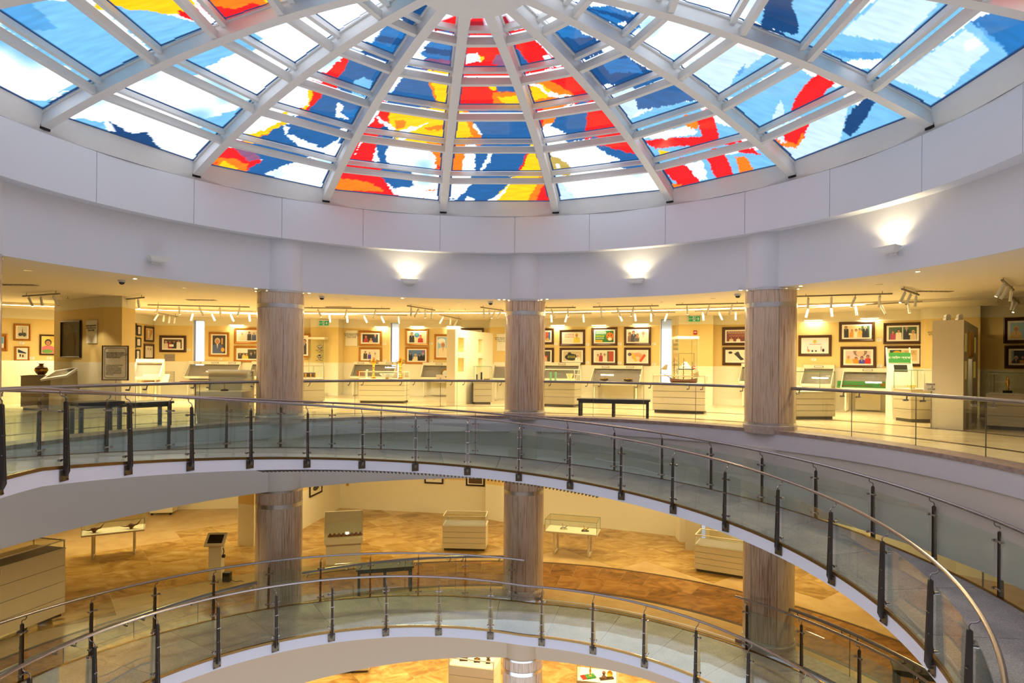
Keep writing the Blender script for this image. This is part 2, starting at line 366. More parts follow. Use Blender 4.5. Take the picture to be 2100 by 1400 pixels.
# rear of every gallery, out of the photograph: plain ring
for lv in ('upper', 'middle', 'lower'):
    w = MB(); w.sweep([(21.5, FL[lv]), (21.5, FL[lv]+3.4), (21.8, FL[lv]+3.4), (21.8, FL[lv])], rad(108), rad(252), 40); struct(w.build('wall_rear', WM[lv]))
SEG2 = [((-24, 12), (-13.4, 17.3)), ((-13.4, 17.3), (-7.0, 18.0)), ((-7.35, 13.6), (-6.85, 17.8)), ((-6.85, 17.8), (-.6, 16.6)), ((-.6, 16.6), (-.55, 16.1)), ((-.55, 16.1), (.1, 15.7)), ((.1, 15.7), (4.01, 14.85)), ((4.01, 14.85), (6.6, 13.8)), ((6.45, 13.15), (6.75, 13.1)), ((7.5, 13.6), (14, 10)), ((14, 10), (21, 3))]
for s in SEG2: wallseg('wall_gallery', s, -5.0, -1.5, WM['middle'], th=.12, label='warm-lit middle gallery wall')
for s in (((6.45, 13.7), (6.45, 13.15)), ((7.5, 13.6), (7.4, 13.2))): wallseg('wall_gallery', s, -5.0, -1.5, WM['middle'], th=.12)
b = MB(); b.prism([(-8.75, 12.32), (-8.12, 12.1), (-7.95, 12.7), (-8.55, 12.95)], -4.96, -1.6); struct(b.build('wall_block', WM['middle']), 'pale narrow block beside the left column')
w = MB(); w.sweep([(15.5, -9.8), (15.5, -6.3), (15.7, -6.3), (15.7, -9.8)], rad(-100), rad(100), 40); struct(w.build('wall_gallery', WM['lower']), 'lower gallery wall')
for lv in ('upper', 'middle', 'lower'):      # side closures so no daylight leaks in
    for sg in (-1, 1):
        w = MB(); w.box(min(sg*21, sg*21.3), max(sg*21, sg*21.3), -8, 13, FL[lv], FL[lv]+3.4); struct(w.build('wall_side', WM[lv]))

# ------------------------------------------------------------------ cove lights
for lv, z in LEVELS:
    t = thing('cove_light', 'long bright cove light set in the %s gallery ceiling' % lv, 'light', (0, 0, z+3.0))
    for i in range(len(COVE)-1):
        (ax, ay), (bx, by) = COVE[i], COVE[i+1]; L = hypot(bx-ax, by-ay); r = atan2(by-ay, bx-ax); cx, cy = (ax+bx)/2, (ay+by)/2
        lit = i < 8
        m = MB(); m.box(-L/2, L/2, -.15, .15, .0, .03); m.build('diffuser', M['lamp'] if lit else M['groove'], t, loc=(cx, cy, .035), rotz=r)
        m = MB(); m.box(-L/2, L/2, -.2, -.15, -.02, .06); m.box(-L/2, L/2, .15, .2, -.02, .06); m.build('cove_edge', M['ceil'], t, loc=(cx, cy, .03), rotz=r)
        if lit: area_light('cove_lamp', (cx, cy, z+3.02), L*.98, .28, COVE_POWER[lv]*COVE_SEG[i]*L/3.5, COVE_COLOR[lv], (0, 0, r))

# unseen lamps added over the walkway to warm the showcase fronts
for lv, z, pw in (('upper', 0, 60), ('middle', -4.78, 130), ('lower', -9.56, 90)):
    for k in (2, 3, 4, 5):
        for q in (.28, .72):
            a = CA[k]+q*pi/4; p = P(a, 9.1, z+2.998)
            t = thing('downlight', 'added fill downlight in the %s gallery soffit, %s of the %s bay' % (lv, 'left half' if q < .5 else 'right half', ('far left', 'left centre', 'right centre', 'far right')[k-2]), 'light', p, 0, 'added walkway fill lamps')
            m = MB(); m.lathe([(.05, -.006), (.07, -.004), (.07, .0)], n=16); m.build('rim', M['ring'], t, True); m = MB(); m.lathe([(.001, -.004), (.049, -.003)], n=12); m.build('lens', M['lamp'], t, True)
            l = bpy.data.lights.new('walkway_fill_lamp', 'SPOT'); l.energy = pw*(3.2 if k in (2, 5) and lv == 'upper' else 1); l.color = COVE_COLOR[lv]; l.spot_size = rad(150); l.spot_blend = .8; l.shadow_soft_size = .06
            o = bpy.data.objects.new('walkway_fill_lamp', l); COL.objects.link(o); o.location = p-Vector((0, 0, .03))

# ================================================================== columns
RC, CR = 8.156, .541
def column(k, lv, z, label):
    a = CA[k]; p = P(a, RC, z)
    t = thing('column', label, 'column', p, -a, 'marble columns round the void')
    m = MB(); m.lathe([(.525, 0), (.525, 3.0)], n=32); m.build('core', M['ring'], t, True)
    off = rad(12)
    for (h0, h1) in ((.05, 2.58), (2.68, 2.97)):
        for q in range(6):
            a0 = off+q*pi/3+.012; a1 = off+(q+1)*pi/3-.012
            s = MB(); s.sweep([(.5, h0), (.5, h1), (CR, h1), (CR, h0)], a0, a1, 10); s.build('marble_panel', M['marble'], t, True)
    for h0, h1, r in ((0, .05, .552), (2.58, 2.68, .548), (2.95, 3.0, .552)):
        s = MB(); s.lathe([(.5, h0), (r, h0), (r, h1), (.5, h1)], n=40); s.build('metal_ring', M['ring'], t, True)
    s = MB(); s.lathe([(.57, -.185), (.57, -.02), (.55, 0), (.5, 0)], n=40); s.build('plinth', M['plinth'], t, True)
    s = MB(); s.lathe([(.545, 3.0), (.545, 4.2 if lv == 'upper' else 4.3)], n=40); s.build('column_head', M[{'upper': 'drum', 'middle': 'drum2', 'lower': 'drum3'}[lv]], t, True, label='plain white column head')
for lv, z in LEVELS:
    for k, w in ((2, 'at the left edge of the photo'), (3, 'left of centre'), (4, 'at the centre'), (5, 'right of centre'), (6, 'beyond the right edge')):
        if lv == 'lower' and k != 4: continue
        column(k, lv, z, 'round streaked marble column %s, %s gallery' % (w, lv))

# ================================================================== dome
S = .75
ztop = lambda r: (9.40-(r/S)**2/47.6)*S
zbot = lambda r: (9.08-(r/S)**2/47.6)*S
RA = [.2222+(k-4)*pi/8 for k in range(16)]
dome = thing('glass_dome', 'round white steel dome glazed with painted blue, red and yellow panes', 'skylight', (0, 0, 5.1))
def dl(v): return Vector((v.x, v.y, v.z-5.1))
rr = [.9+i*(7.54-.9)/26 for i in range(27)]
HW = .085
rib = MB(); vs = []; fs = []
for r in rr: vs += [(-HW, r, zbot(r)-5.1), (HW, r, zbot(r)-5.1), (HW, r, ztop(r)-5.1-.01), (-HW, r, ztop(r)-5.1-.01)]
for i in range(len(rr)-1):
    for k in range(4): fs.append((i*4+k, i*4+(k+1) % 4, (i+1)*4+(k+1) % 4, (i+1)*4+k))
fs += [(3, 2, 1, 0), tuple(len(vs)-4+k for k in range(4))]
rib.add(vs, fs); ribme = rib.mesh('rib', M['steelwhite'])
led = MB(); vs = []; fs = []
for r in rr: vs += [(-HW-.035, r, ztop(r)-5.1-.045), (HW+.035, r, ztop(r)-5.1-.045), (HW+.035, r, ztop(r)-5.1-.02), (-HW-.035, r, ztop(r)-5.1-.02)]
fs = []
for i in range(len(rr)-1):
    for k in range(4): fs.append((i*4+k, i*4+(k+1) % 4, (i+1)*4+(k+1) % 4, (i+1)*4+k))
led.add(vs, fs); ledme = led.mesh('glazing_bead', M['steelwhite'])
for a in RA:
    o = link('rib', ribme, dome, rotz=-a); link('glazing_bead', ledme, o)
    f = MB(); f.box(-.087, .087, 7.50, 7.56, zbot(7.54)-5.1-.02, zbot(7.54)-5.1+.05); f.build('rib_foot', M['dark'], o)
h = MB(); h.lathe([(.0001, 6.73), (.9, 6.73), (.93, 6.76), (.93, 7.02), (.0001, 7.02)], (0, 0, -5.1), n=48); h.build('hub', M['steelwhite'], dome, True)
RB = [9.94*S, 8.42*S, 6.86*S, 5.31*S, 3.73*S, 2.14*S, .85]
RP = [8.58*S, 7.05*S, 5.54*S, 3.99*S, 2.40*S]

# painted glass: strokes of colour traced on the picture, looked up where each bit of pane stands
C_ = dict(W=(1.0, 1.0, 1.0), w=(.43, .52, .58), L=(.14, .34, .47), l=(.065, .24, .41), B=(.015, .08, .19), b=(.014, .115, .27), D=(.007, .038, .10), N=(.008, .052, .135), R=(.70, .010, .010), r=(.24, .01, .015), O=(.72, .14, .008), Y=(.86, .40, .006), g=(.38, .25, .05), V=(.20, .07, .12))
ST = [
 ('L', 0, 0, 150, 0, 290, 110, 190, 160, 0, 38), ('l', 0, 8, 60, 4, 120, 60, 60, 60, 0, 25), ('L', 215, 8, 330, 26, 425, 52, 320, 98), ('L', 170, 160, 190, 160, 165, 175, 75, 228, 50, 205, 120, 205),
 ('L', 330, 140, 510, 60, 540, 80, 420, 140), ('L', 150, 240, 200, 280, 225, 285, 215, 250), ('L', 400, 250, 520, 215, 440, 262),
 ('Y', 190, -5, 200, 6, 240, 12, 270, 22, 300, 21, 330, 28, 370, 30, 395, 39, 412, 44, 385, -5), ('R', 365, 20, 398, 26, 414, 44, 392, 41, 370, 32),
 ('R', 405, -5, 440, 25, 455, 46, 500, 32, 575, 6, 565, -5), ('O', 412, -5, 440, 12, 480, 18, 520, 6, 545, 14, 575, 4, 560, -5), ('Y', 540, -5, 545, 6, 575, 4, 570, -5),
 ('D', 222, 246, 232, 254, 252, 262, 262, 272, 285, 272, 300, 270, 312, 284, 332, 312, 300, 304, 240, 286, 236, 268),
 ('R', 430, 350, 465, 300, 500, 305, 530, 320, 545, 335, 520, 345, 495, 358), ('O', 435, 350, 450, 322, 480, 325, 510, 338, 500, 356), ('Y', 437, 348, 460, 330, 490, 345, 480, 352),
 ('V', 478, 300, 520, 305, 540, 325, 510, 330, 490, 315), ('B', 500, 302, 615, 328, 585, 340, 545, 355, 530, 364, 498, 352, 522, 340, 540, 328, 520, 312),
 ('Y', 498, 282, 560, 258, 590, 240, 592, 252, 575, 266, 520, 288), ('O', 515, 288, 570, 262, 590, 255, 560, 275), ('B', 530, 285, 575, 258, 640, 245, 700, 275, 690, 288, 660, 304, 630, 292, 600, 280, 585, 276, 600, 290, 645, 314, 590, 305), ('W', 583, 255, 592, 262, 588, 275, 620, 285, 640, 300, 622, 292, 600, 284, 585, 276),
 ('R', 610, 230, 635, 215, 632, 190, 642, 178, 668, 188, 655, 205, 635, 228), ('Y', 612, 226, 632, 212, 630, 182, 640, 178, 642, 195, 630, 222), ('B', 655, 202, 668, 190, 770, 222, 755, 245, 730, 255, 690, 248, 650, 235, 630, 228), ('W', 690, 208, 705, 218, 700, 232, 718, 245, 690, 240), ('b', 700, 225, 760, 225, 750, 240, 710, 240),
 ('R', 655, 165, 690, 128, 715, 112, 722, 118, 705, 150, 690, 168), ('B', 718, 112, 805, 135, 770, 195, 700, 172, 688, 165, 706, 145), ('L', 728, 165, 745, 158, 765, 165, 755, 188, 720, 178),
 ('b', 745, 110, 800, 40, 868, 60, 815, 125), ('N', 750, 100, 790, 108, 815, 118, 812, 126, 745, 112), ('N', 780, 72, 850, 85, 840, 97, 770, 84),
 ('D', 838, 62, 905, 0, 860, 0, 820, 35),
 ('R', 685, 402, 712, 350, 778, 355, 800, 388, 822, 410), ('O', 690, 390, 705, 365, 760, 375, 790, 392), ('B', 778, 356, 840, 360, 850, 382, 820, 384, 810, 388, 792, 376), ('O', 868, 389, 905, 388, 905, 392, 870, 391),
 ('R', 712, 345, 745, 285, 776, 290, 768, 312, 765, 336), ('B', 772, 292, 800, 296, 790, 312, 793, 330, 802, 346, 782, 342, 773, 318), ('O', 875, 305, 925, 308, 918, 350, 890, 336, 895, 322), ('R', 905, 330, 920, 325, 918, 352, 905, 350),
 ('R', 745, 275, 785, 218, 810, 225, 800, 250, 790, 272), ('N', 780, 262, 812, 258, 815, 275, 775, 272), ('Y', 800, 222, 940, 232, 935, 290, 815, 275, 797, 250), ('O', 810, 246, 832, 248, 830, 262, 812, 264), ('W', 770, 236, 785, 246, 802, 258, 812, 262, 806, 270, 795, 262, 778, 250), ('W', 818, 268, 880, 252, 850, 266, 825, 276), ('O', 870, 262, 935, 250, 930, 262, 880, 268),
 ('B', 790, 205, 835, 148, 877, 156, 898, 218), ('Y', 876, 156, 945, 162, 935, 220, 895, 214, 888, 185), ('O', 876, 158, 884, 162, 892, 190, 897, 214, 890, 200),
 ('b', 850, 125, 895, 68, 950, 78, 938, 142), ('N', 870, 95, 948, 108, 945, 118, 868, 106), ('W', 850, 126, 862, 110, 872, 118, 864, 128), ('V', 870, 120, 940, 125, 938, 142, 865, 134),
 ('R', 890, 60, 945, 12, 950, 58), ('r', 890, 56, 950, 48, 950, 62, 890, 64),
 ('O', 918, 352, 925, 305, 957, 308, 953, 330, 946, 353), ('W', 946, 353, 956, 306, 978, 308, 974, 350), ('B', 973, 353, 976, 305, 1090, 303, 1066, 353), ('W', 984, 350, 996, 330, 1002, 311, 1009, 314, 1006, 330, 994, 346), ('Y', 1066, 353, 1087, 304, 1112, 303, 1118, 352), ('R', 1064, 350, 1082, 308, 1086, 310, 1068, 350),
 ('B', 925, 415, 952, 395, 968, 375, 1055, 368, 1035, 388, 1008, 414), ('W', 918, 412, 922, 370, 968, 371, 945, 395), ('Y', 1005, 416, 1048, 370, 1118, 368, 1092, 415), ('O', 1078, 416, 1105, 371, 1125, 368, 1132, 416), ('R', 1096, 416, 1115, 378, 1126, 376, 1134, 416), ('W', 950, 416, 960, 402, 975, 410, 972, 416), ('W', 1002, 412, 1030, 394, 1048, 372, 1036, 394, 1014, 414),
 ('O', 925, 290, 932, 236, 968, 240, 985, 270, 990, 290), ('Y', 930, 285, 935, 240, 955, 245, 970, 280), ('B', 958, 240, 1085, 236, 1095, 288, 992, 288, 978, 262), ('W', 972, 250, 978, 262, 990, 276, 984, 278, 970, 258),
 ('R', 935, 220, 948, 160, 1065, 162, 1070, 218), ('Y', 1000, 168, 1022, 172, 1015, 186, 1005, 182), ('O', 1010, 188, 1060, 190, 1070, 218, 1012, 216), ('B', 1016, 170, 1050, 168, 1060, 188, 1020, 188), ('Y', 1020, 198, 1062, 196, 1068, 214, 1030, 212),
 ('R', 948, 140, 960, 82, 1022, 80, 1042, 140), ('W', 954, 112, 980, 110, 986, 126, 955, 129), ('Y', 982, 114, 996, 118, 986, 128), ('V', 1008, 130, 1018, 112, 1034, 118, 1040, 140),
 ('R', 955, 58, 965, 20, 990, 20, 1000, 58), ('r', 955, 58, 956, 42, 1000, 44, 1000, 60),
 ('w', 1130, 372, 1150, 372, 1185, 408, 1140, 410), ('g', 1126, 318, 1140, 322, 1165, 334, 1174, 345, 1154, 348, 1138, 332),
 ('B', 1205, 290, 1240, 292, 1312, 312, 1322, 332, 1285, 334, 1245, 316), ('R', 1212, 292, 1285, 280, 1300, 302, 1312, 318, 1262, 306),
 ('O', 1095, 240, 1150, 228, 1160, 236, 1130, 252, 1105, 264), ('R', 1096, 236, 1115, 232, 1112, 262, 1104, 262), ('B', 1142, 238, 1218, 216, 1205, 272, 1168, 278, 1128, 258), ('R', 1206, 222, 1232, 210, 1268, 265, 1200, 272), ('W', 1105, 264, 1128, 256, 1168, 278, 1108, 288),
 ('R', 1120, 160, 1165, 145, 1215, 195, 1178, 200), ('O', 1078, 172, 1122, 162, 1182, 196, 1165, 202, 1088, 216), ('Y', 1085, 178, 1110, 172, 1140, 195, 1095, 206), ('W', 1080, 168, 1110, 176, 1124, 190, 1180, 196, 1130, 200, 1108, 182),
 ('R', 1040, 82, 1082, 68, 1142, 125, 1062, 142), ('B', 1040, 84, 1062, 100, 1082, 128, 1072, 142, 1055, 134), ('W', 1112, 118, 1122, 110, 1136, 124, 1120, 124),
 ('r', 1018, 20, 1060, 50, 1025, 66),
 ('L', 1345, 340, 1600, 300, 1600, 350, 1380, 390), ('W', 1395, 340, 1440, 328, 1450, 366, 1430, 372), ('R', 1360, 350, 1395, 330, 1412, 345, 1438, 376, 1400, 388), ('R', 1448, 322, 1482, 310, 1508, 360, 1470, 370), ('O', 1508, 322, 1528, 322, 1548, 350, 1518, 358), ('R', 1500, 300, 1545, 306, 1565, 318, 1515, 312), ('O', 1366, 372, 1400, 378, 1395, 388, 1370, 386),
 ('L', 1310, 290, 1430, 240, 1510, 262, 1520, 285, 1345, 330), ('W', 1320, 280, 1420, 255, 1430, 275, 1340, 285), ('R', 1318, 288, 1380, 282, 1470, 280, 1520, 284, 1450, 296, 1345, 304), ('R', 1428, 246, 1462, 230, 1476, 290, 1446, 294), ('O', 1402, 250, 1430, 248, 1432, 262, 1412, 262), ('Y', 1350, 308, 1375, 312, 1372, 318, 1352, 320),
 ('w', 1255, 205, 1300, 190, 1310, 225, 1290, 250), ('B', 1300, 192, 1330, 172, 1390, 168, 1430, 205, 1400, 210, 1345, 222, 1308, 222), ('L', 1340, 222, 1430, 205, 1440, 220, 1300, 258, 1290, 245),
 ('N', 1198, 135, 1270, 105, 1340, 150, 1230, 190), ('b', 1230, 125, 1290, 118, 1320, 148, 1250, 150), ('W', 1214, 132, 1262, 108, 1268, 110, 1222, 134), ('W', 1232, 176, 1276, 170, 1245, 190, 1236, 188),
 ('b', 1125, 62, 1160, 48, 1238, 90, 1175, 116), ('N', 1150, 78, 1220, 76, 1236, 92, 1175, 114),
 ('N', 1060, 10, 1100, 30, 1110, 45, 1095, 50),
 ('L', 1640, 215, 1760, 215, 1800, 195, 1870, 250, 1760, 295, 1720, 300), ('w', 1590, 270, 1740, 215, 1720, 300, 1640, 330), ('R', 1606, 276, 1660, 246, 1648, 285, 1632, 300, 1614, 298), ('O', 1608, 285, 1632, 298, 1650, 268, 1645, 290, 1632, 305, 1616, 300), ('D', 1748, 224, 1775, 200, 1796, 208, 1775, 245, 1745, 280, 1738, 274, 1728, 268, 1736, 245),
 ('L', 1500, 212, 1640, 140, 1740, 195, 1560, 265), ('R', 1666, 158, 1676, 152, 1712, 170, 1692, 190, 1682, 206, 1655, 222, 1618, 240, 1628, 208, 1645, 182), ('w', 1575, 262, 1600, 205, 1610, 230, 1600, 250),
 ('w', 1410, 145, 1500, 90, 1600, 128, 1485, 195), ('L', 1488, 192, 1508, 155, 1572, 110, 1605, 128, 1560, 150), ('l', 1505, 155, 1530, 130, 1528, 145, 1508, 158),
 ('b', 1180, 12, 1260, 12, 1315, 38, 1288, 64), ('N', 1190, 12, 1310, 38, 1290, 48), ('W', 1262, 50, 1305, 42, 1285, 54),
 ('L', 1820, 165, 2000, 38, 2110, 110, 1930, 220), ('w', 1830, 160, 1980, 60, 2030, 100, 1930, 200), ('b', 1988, 42, 2060, 14, 2120, 10, 2120, 128, 2085, 122, 2055, 100, 2020, 66), ('l', 1998, 36, 2020, 60, 2050, 90, 2060, 100, 2024, 78),
 ('L', 1680, 95, 1800, -5, 1980, -5, 1975, 20, 1800, 155), ('w', 1720, 70, 1810, -5, 1930, 0, 1850, 90), ('l', 1690, 100, 1740, 105, 1800, 108, 1815, 118, 1790, 122, 1730, 118), ('W', 1740, 124, 1850, 118, 1800, 142, 1760, 138),
 ('L', 1540, 40, 1600, -5, 1750, -5, 1665, 92), ('D', 1556, -5, 1628, -5, 1622, 12, 1636, 40, 1638, 66, 1625, 72, 1560, 52, 1568, 20),
]
STR = [(s[0], [(s[i], s[i+1]) for i in range(1, len(s), 2)]) for s in ST]
STR = [(c, pl, min(p[0] for p in pl), max(p[0] for p in pl), min(p[1] for p in pl), max(p[1] for p in pl)) for c, pl in STR]
def inpoly(x, y, pl):
    r = False; j = len(pl)-1
    for i in range(len(pl)):
        (xi, yi), (xj, yj) = pl[i], pl[j]
        if (yi > y) != (yj > y) and x < (xj-xi)*(y-yi)/(yj-yi)+xi: r = not r
        j = i
    return r
def paint(w, grow=()):
    if w.y < -6.5: x = y = -999
    else: x, y = proj(w)
    k = noise.noise(Vector((w.x*7, w.y*7, 3)))*3.2+noise.noise(Vector((w.x*22, w.y*22, 9)))*2.2
    k2 = noise.noise(Vector((w.x*7, w.y*7, 33)))*3.2+noise.noise(Vector((w.x*22, w.y*22, 39)))*2.2
    fade = noise.noise(Vector((w.x*1.6, w.y*1.6, 5)))
    base = C_['W']; hit = None
    if -12 < x < 2112 and -12 < y < 450:
        X, Y = x+k, y+k2
        for c, pl, a0, a1, b0, b1 in STR:
            if a0 <= X <= a1 and b0 <= Y <= b1 and inpoly(X, Y, pl): hit = c
        for dx, dy in (grow if hit is None else ()):
            for c, pl, a0, a1, b0, b1 in STR:
                if a0 <= X+dx <= a1 and b0 <= Y+dy <= b1 and inpoly(X+dx, Y+dy, pl): hit = c
            if hit: break
    else:                                            # strokes go on round the part of the dome that is out of view
        q = noise.noise(Vector((w.x*.55, w.y*.55, 21))); q2 = noise.noise(Vector((w.x*.5, w.y*.9, 51)))
        hit = 'R' if q > .28 else 'Y' if q > .2 else 'B' if q < -.25 else 'L' if q2 > .12 else None
    if hit: base = C_[hit]
    s = .5+.5*noise.noise(Vector((w.x*3, w.y*14, 2)))
    if hit is None:
        u = max(0, fade*1.3+.12)*.9; base = tuple(b*(1-u)+l*u for b, l in zip(base, C_['L' if u > .5 else 'w']))
    m = .82+.36*s if hit not in (None, 'W') else .96+.05*s
    return tuple(min(1, b*m) for b in base)
gm, nt, b = newmat('painted_dome_glass'); nt.nodes.remove(b)
vc = nt.nodes.new('ShaderNodeVertexColor'); vc.layer_name = 'paint'; tr = nt.nodes.new('ShaderNodeBsdfTransparent'); gl = nt.nodes.new('ShaderNodeBsdfGlossy'); gl.inputs[1].default_value = .05
mxs = nt.nodes.new('ShaderNodeMixShader'); mxs.inputs[0].default_value = .03
nt.links.new(vc.outputs[0], tr.inputs[0]); nt.links.new(tr.outputs[0], mxs.inputs[1]); nt.links.new(gl.outputs[0], mxs.inputs[2]); nt.links.new(mxs.outputs[0], nt.nodes['Material Output'].inputs[0])
def colored(o, cols):
    at_ = o.data.color_attributes.new('paint', 'FLOAT_COLOR', 'POINT')
    at_.data.foreach_set('color', [v for c in cols for v in (*c[:3], 1)])
for k in range(16):
    a0, a1 = RA[k], RA[k]+pi/8; am = (a0+a1)/2
    inview = cos(am) > -.35
    for j in range(6):
        r0, r1 = RB[j], RB[j+1]+(.045 if j < 5 else 0)
        n = (84, 40) if inview and j < 5 else (14, 8)
        if j > 3: n = (n[0]//2, n[1])
        vs = []; gr = []
        c00, c10 = P(a0, r0, ztop(r0)-.0), P(a1, r0, ztop(r0)); c01, c11 = P(a0, r1, ztop(r1)), P(a1, r1, ztop(r1))
        for v in range(n[1]+1):
            for u in range(n[0]+1):
                s, t_ = u/n[0], v/n[1]
                vs.append((c00*(1-s)+c10*s)*(1-t_)+(c01*(1-s)+c11*s)*t_)
                gr.append((((0, 7), (0, -7), (0, 14), (0, -14)) if t_ > .82 or t_ < .06 else ())+(((8, 0), (-8, 0), (17, 0), (-17, 0)) if s < .1 or s > .9 else ()))
        fs = [(v*(n[0]+1)+u, v*(n[0]+1)+u+1, (v+1)*(n[0]+1)+u+1, (v+1)*(n[0]+1)+u) for v in range(n[1]) for u in range(n[0])]
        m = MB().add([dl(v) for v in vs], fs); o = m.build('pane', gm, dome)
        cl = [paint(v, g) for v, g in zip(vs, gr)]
        for q_, v in enumerate(vs):          # shadow line painted into the colour along the edge of each pane
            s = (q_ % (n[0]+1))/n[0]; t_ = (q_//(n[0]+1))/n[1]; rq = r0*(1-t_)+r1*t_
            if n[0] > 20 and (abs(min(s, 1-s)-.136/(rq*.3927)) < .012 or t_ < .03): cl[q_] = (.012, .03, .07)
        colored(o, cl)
    # purlins and glazing bars
    for j in range(5):
        for (r, w, zz0, zz1, nm) in ((RP[j], .048, zbot(RP[j])+.02, zbot(RP[j])+.15, 'purlin'), (RB[j+1], .045, ztop(RB[j+1])-.10, ztop(RB[j+1])-.012, 'glazing_bar')):
            lw = HW/r
            q = [P(a0+lw, r-w, 0), P(a1-lw, r-w, 0), P(a1-lw, r+w, 0), P(a0+lw, r+w, 0)]
            m = MB().prism([(v.x, v.y) for v in q], zz0-5.1, zz1-5.1); m.build(nm, M['steelwhite'], dome)
    # sloping panel from the lowest pane down to the ring
    q = [P(a0, 9.94*S, ztop(9.94*S)), P(a1, 9.94*S, ztop(9.94*S)), P(a1, 10.08*S, 5.125), P(a0, 10.08*S, 5.125)]
    o4 = [v+Vector((sin(am)*.03, cos(am)*.03, .0)) for v in q]
    m = MB().add([dl(v) for v in q+o4], [(0, 1, 2, 3), (7, 6, 5, 4), (0, 4, 5, 1), (1, 5, 6, 2), (2, 6, 7, 3), (3, 7, 4, 0)]); m.build('foot_panel', M['steelwhite'], dome)

# ================================================================== ramps
RCN = (0, -.3); RI, RO = 5.85, 7.76
zu = lambda a: min(-.185, -1.125-.01043*deg(a))
def zl(a):
    d = deg(a)
    return -4.86-.0104*d if d < 8.6 else (-4.95 if d < 72 else -4.95-.0104*(d-72))
def ramp(label, zf_, a0, a1, slats):
    t = thing('spiral_ramp', label, 'ramp', (0, 0, 0))
    n = int(deg(a1-a0)/2.3)
    m = MB(); m.sweep(lambda a: [(RI+.02, zf_(a)-.24), (RI+.02, zf_(a)-.03), (RO-.02, zf_(a)-.03), (RO-.02, zf_(a)-.24)], a0, a1, n, RCN); m.build('soffit', M['soffit'], t, True)
    m = MB(); m.sweep(lambda a: [(RI, zf_(a)-.25), (RI, zf_(a)-.02), (RI+.03, zf_(a)-.02), (RI+.03, zf_(a)-.25)], a0, a1, n, RCN); m.build('inner_fascia', M['fascia'], t, True)
    m = MB(); m.sweep(lambda a: [(RO-.03, zf_(a)-.25), (RO-.03, zf_(a)-.02), (RO, zf_(a)-.02), (RO, zf_(a)-.25)], a0, a1, n, RCN); m.build('outer_fascia', M['fascia'], t, True)
    for r in (RI, RO-.03):
        m = MB(); m.sweep(lambda a: [(r-.012, zf_(a)-.035), (r-.012, zf_(a)+.012), (r+.042, zf_(a)+.012), (r+.042, zf_(a)-.035)], a0, a1, n, RCN); m.build('edge_strip', M['strip'], t, True)
    st = rad(11.7); a = a0
    while a < a1-.01:
        b_ = min(a+st, a1); m = MB(); m.sweep(lambda q: [(RI+.04, zf_(q)-.04), (RI+.04, zf_(q)), (RO-.04, zf_(q)), (RO-.04, zf_(q)-.04)], a+.0006, b_-.0006, 5, RCN); m.build('deck_slab', M['granite'], t, True); a = b_
    if slats:
        sl = MB(); sl.box(-.012, .012, RI+.03, RI+.34, -.3, -.24); me = sl.mesh('soffit_slat', M['darksteel'])
        for i in range(90):
            a = rad(-48)+i*rad(.82); link('soffit_slat', me, t, (RCN[0], RCN[1], zf_(a)), -a)
    return t
ramp('upper curved ramp with grey granite deck and white edge, descending to the right', zu, rad(-150), rad(150), True)
ramp('lower curved ramp with grey granite deck meeting the middle gallery', zl, rad(-150), rad(128), False)

def post_meshes(side):                 # local: x tangent, y outward, z up from deck; side -1 = void-side (inner), +1 = outer edge
    s = side; m = MB()
    for x in (-.016, .008):
        prof = [(s*.005, -.13), (s*.005, .93), (s*.035, .95), (s*.058, .93), (s*.092, -.06), (s*.06, -.13)]
        n = len(prof); vs = [(x, y, z) for y, z in prof]+[(x+.008, y, z) for y, z in prof]
        m.add(vs, [tuple(range(n)), tuple(range(2*n-1, n-1, -1))]+[(i, n+i, n+(i+1) % n, (i+1) % n) for i in range(n)])
    post = m.mesh('post', M['darksteel'])
    m = MB(); m.box(-.075, .075, min(s*.004, s*.018), max(s*.004, s*.018), -.21, -.05)
    for x in (-.055, .055):
        for z in (-.19, -.07): m.tube([(x, s*.016, z), (x, s*.032, z)], .011, 6)
    plate = m.mesh('base_plate', M['plate'])
    m = MB(); m.tube([(0, s*.04, .93), (0, s*.04, .98), (0, s*.02, 1.01), (0, -s*.03, 1.02), (0, -s*.06, 1.05), (0, -s*.06, 1.10)], .009, 6); hook = m.mesh('rail_hook', M['steel'])
    m = MB(); m.tube([(0, -s*.005, 0), (.07, -s*.005, 0)], .012, 6); m.tube([(.065, -s*.028, 0), (.065, s*.02, 0)], .021, 8)
    clamp = m.mesh('glass_clamp', M['steel'])
    m = MB(); m.tube([(-.03, s*.06, 0), (.03, s*.06, 0)], .011, 6); bolt = m.mesh('bolt', M['steel'])
    return post, plate, hook, clamp, bolt
PM = {-1: post_meshes(-1), 1: post_meshes(1)}
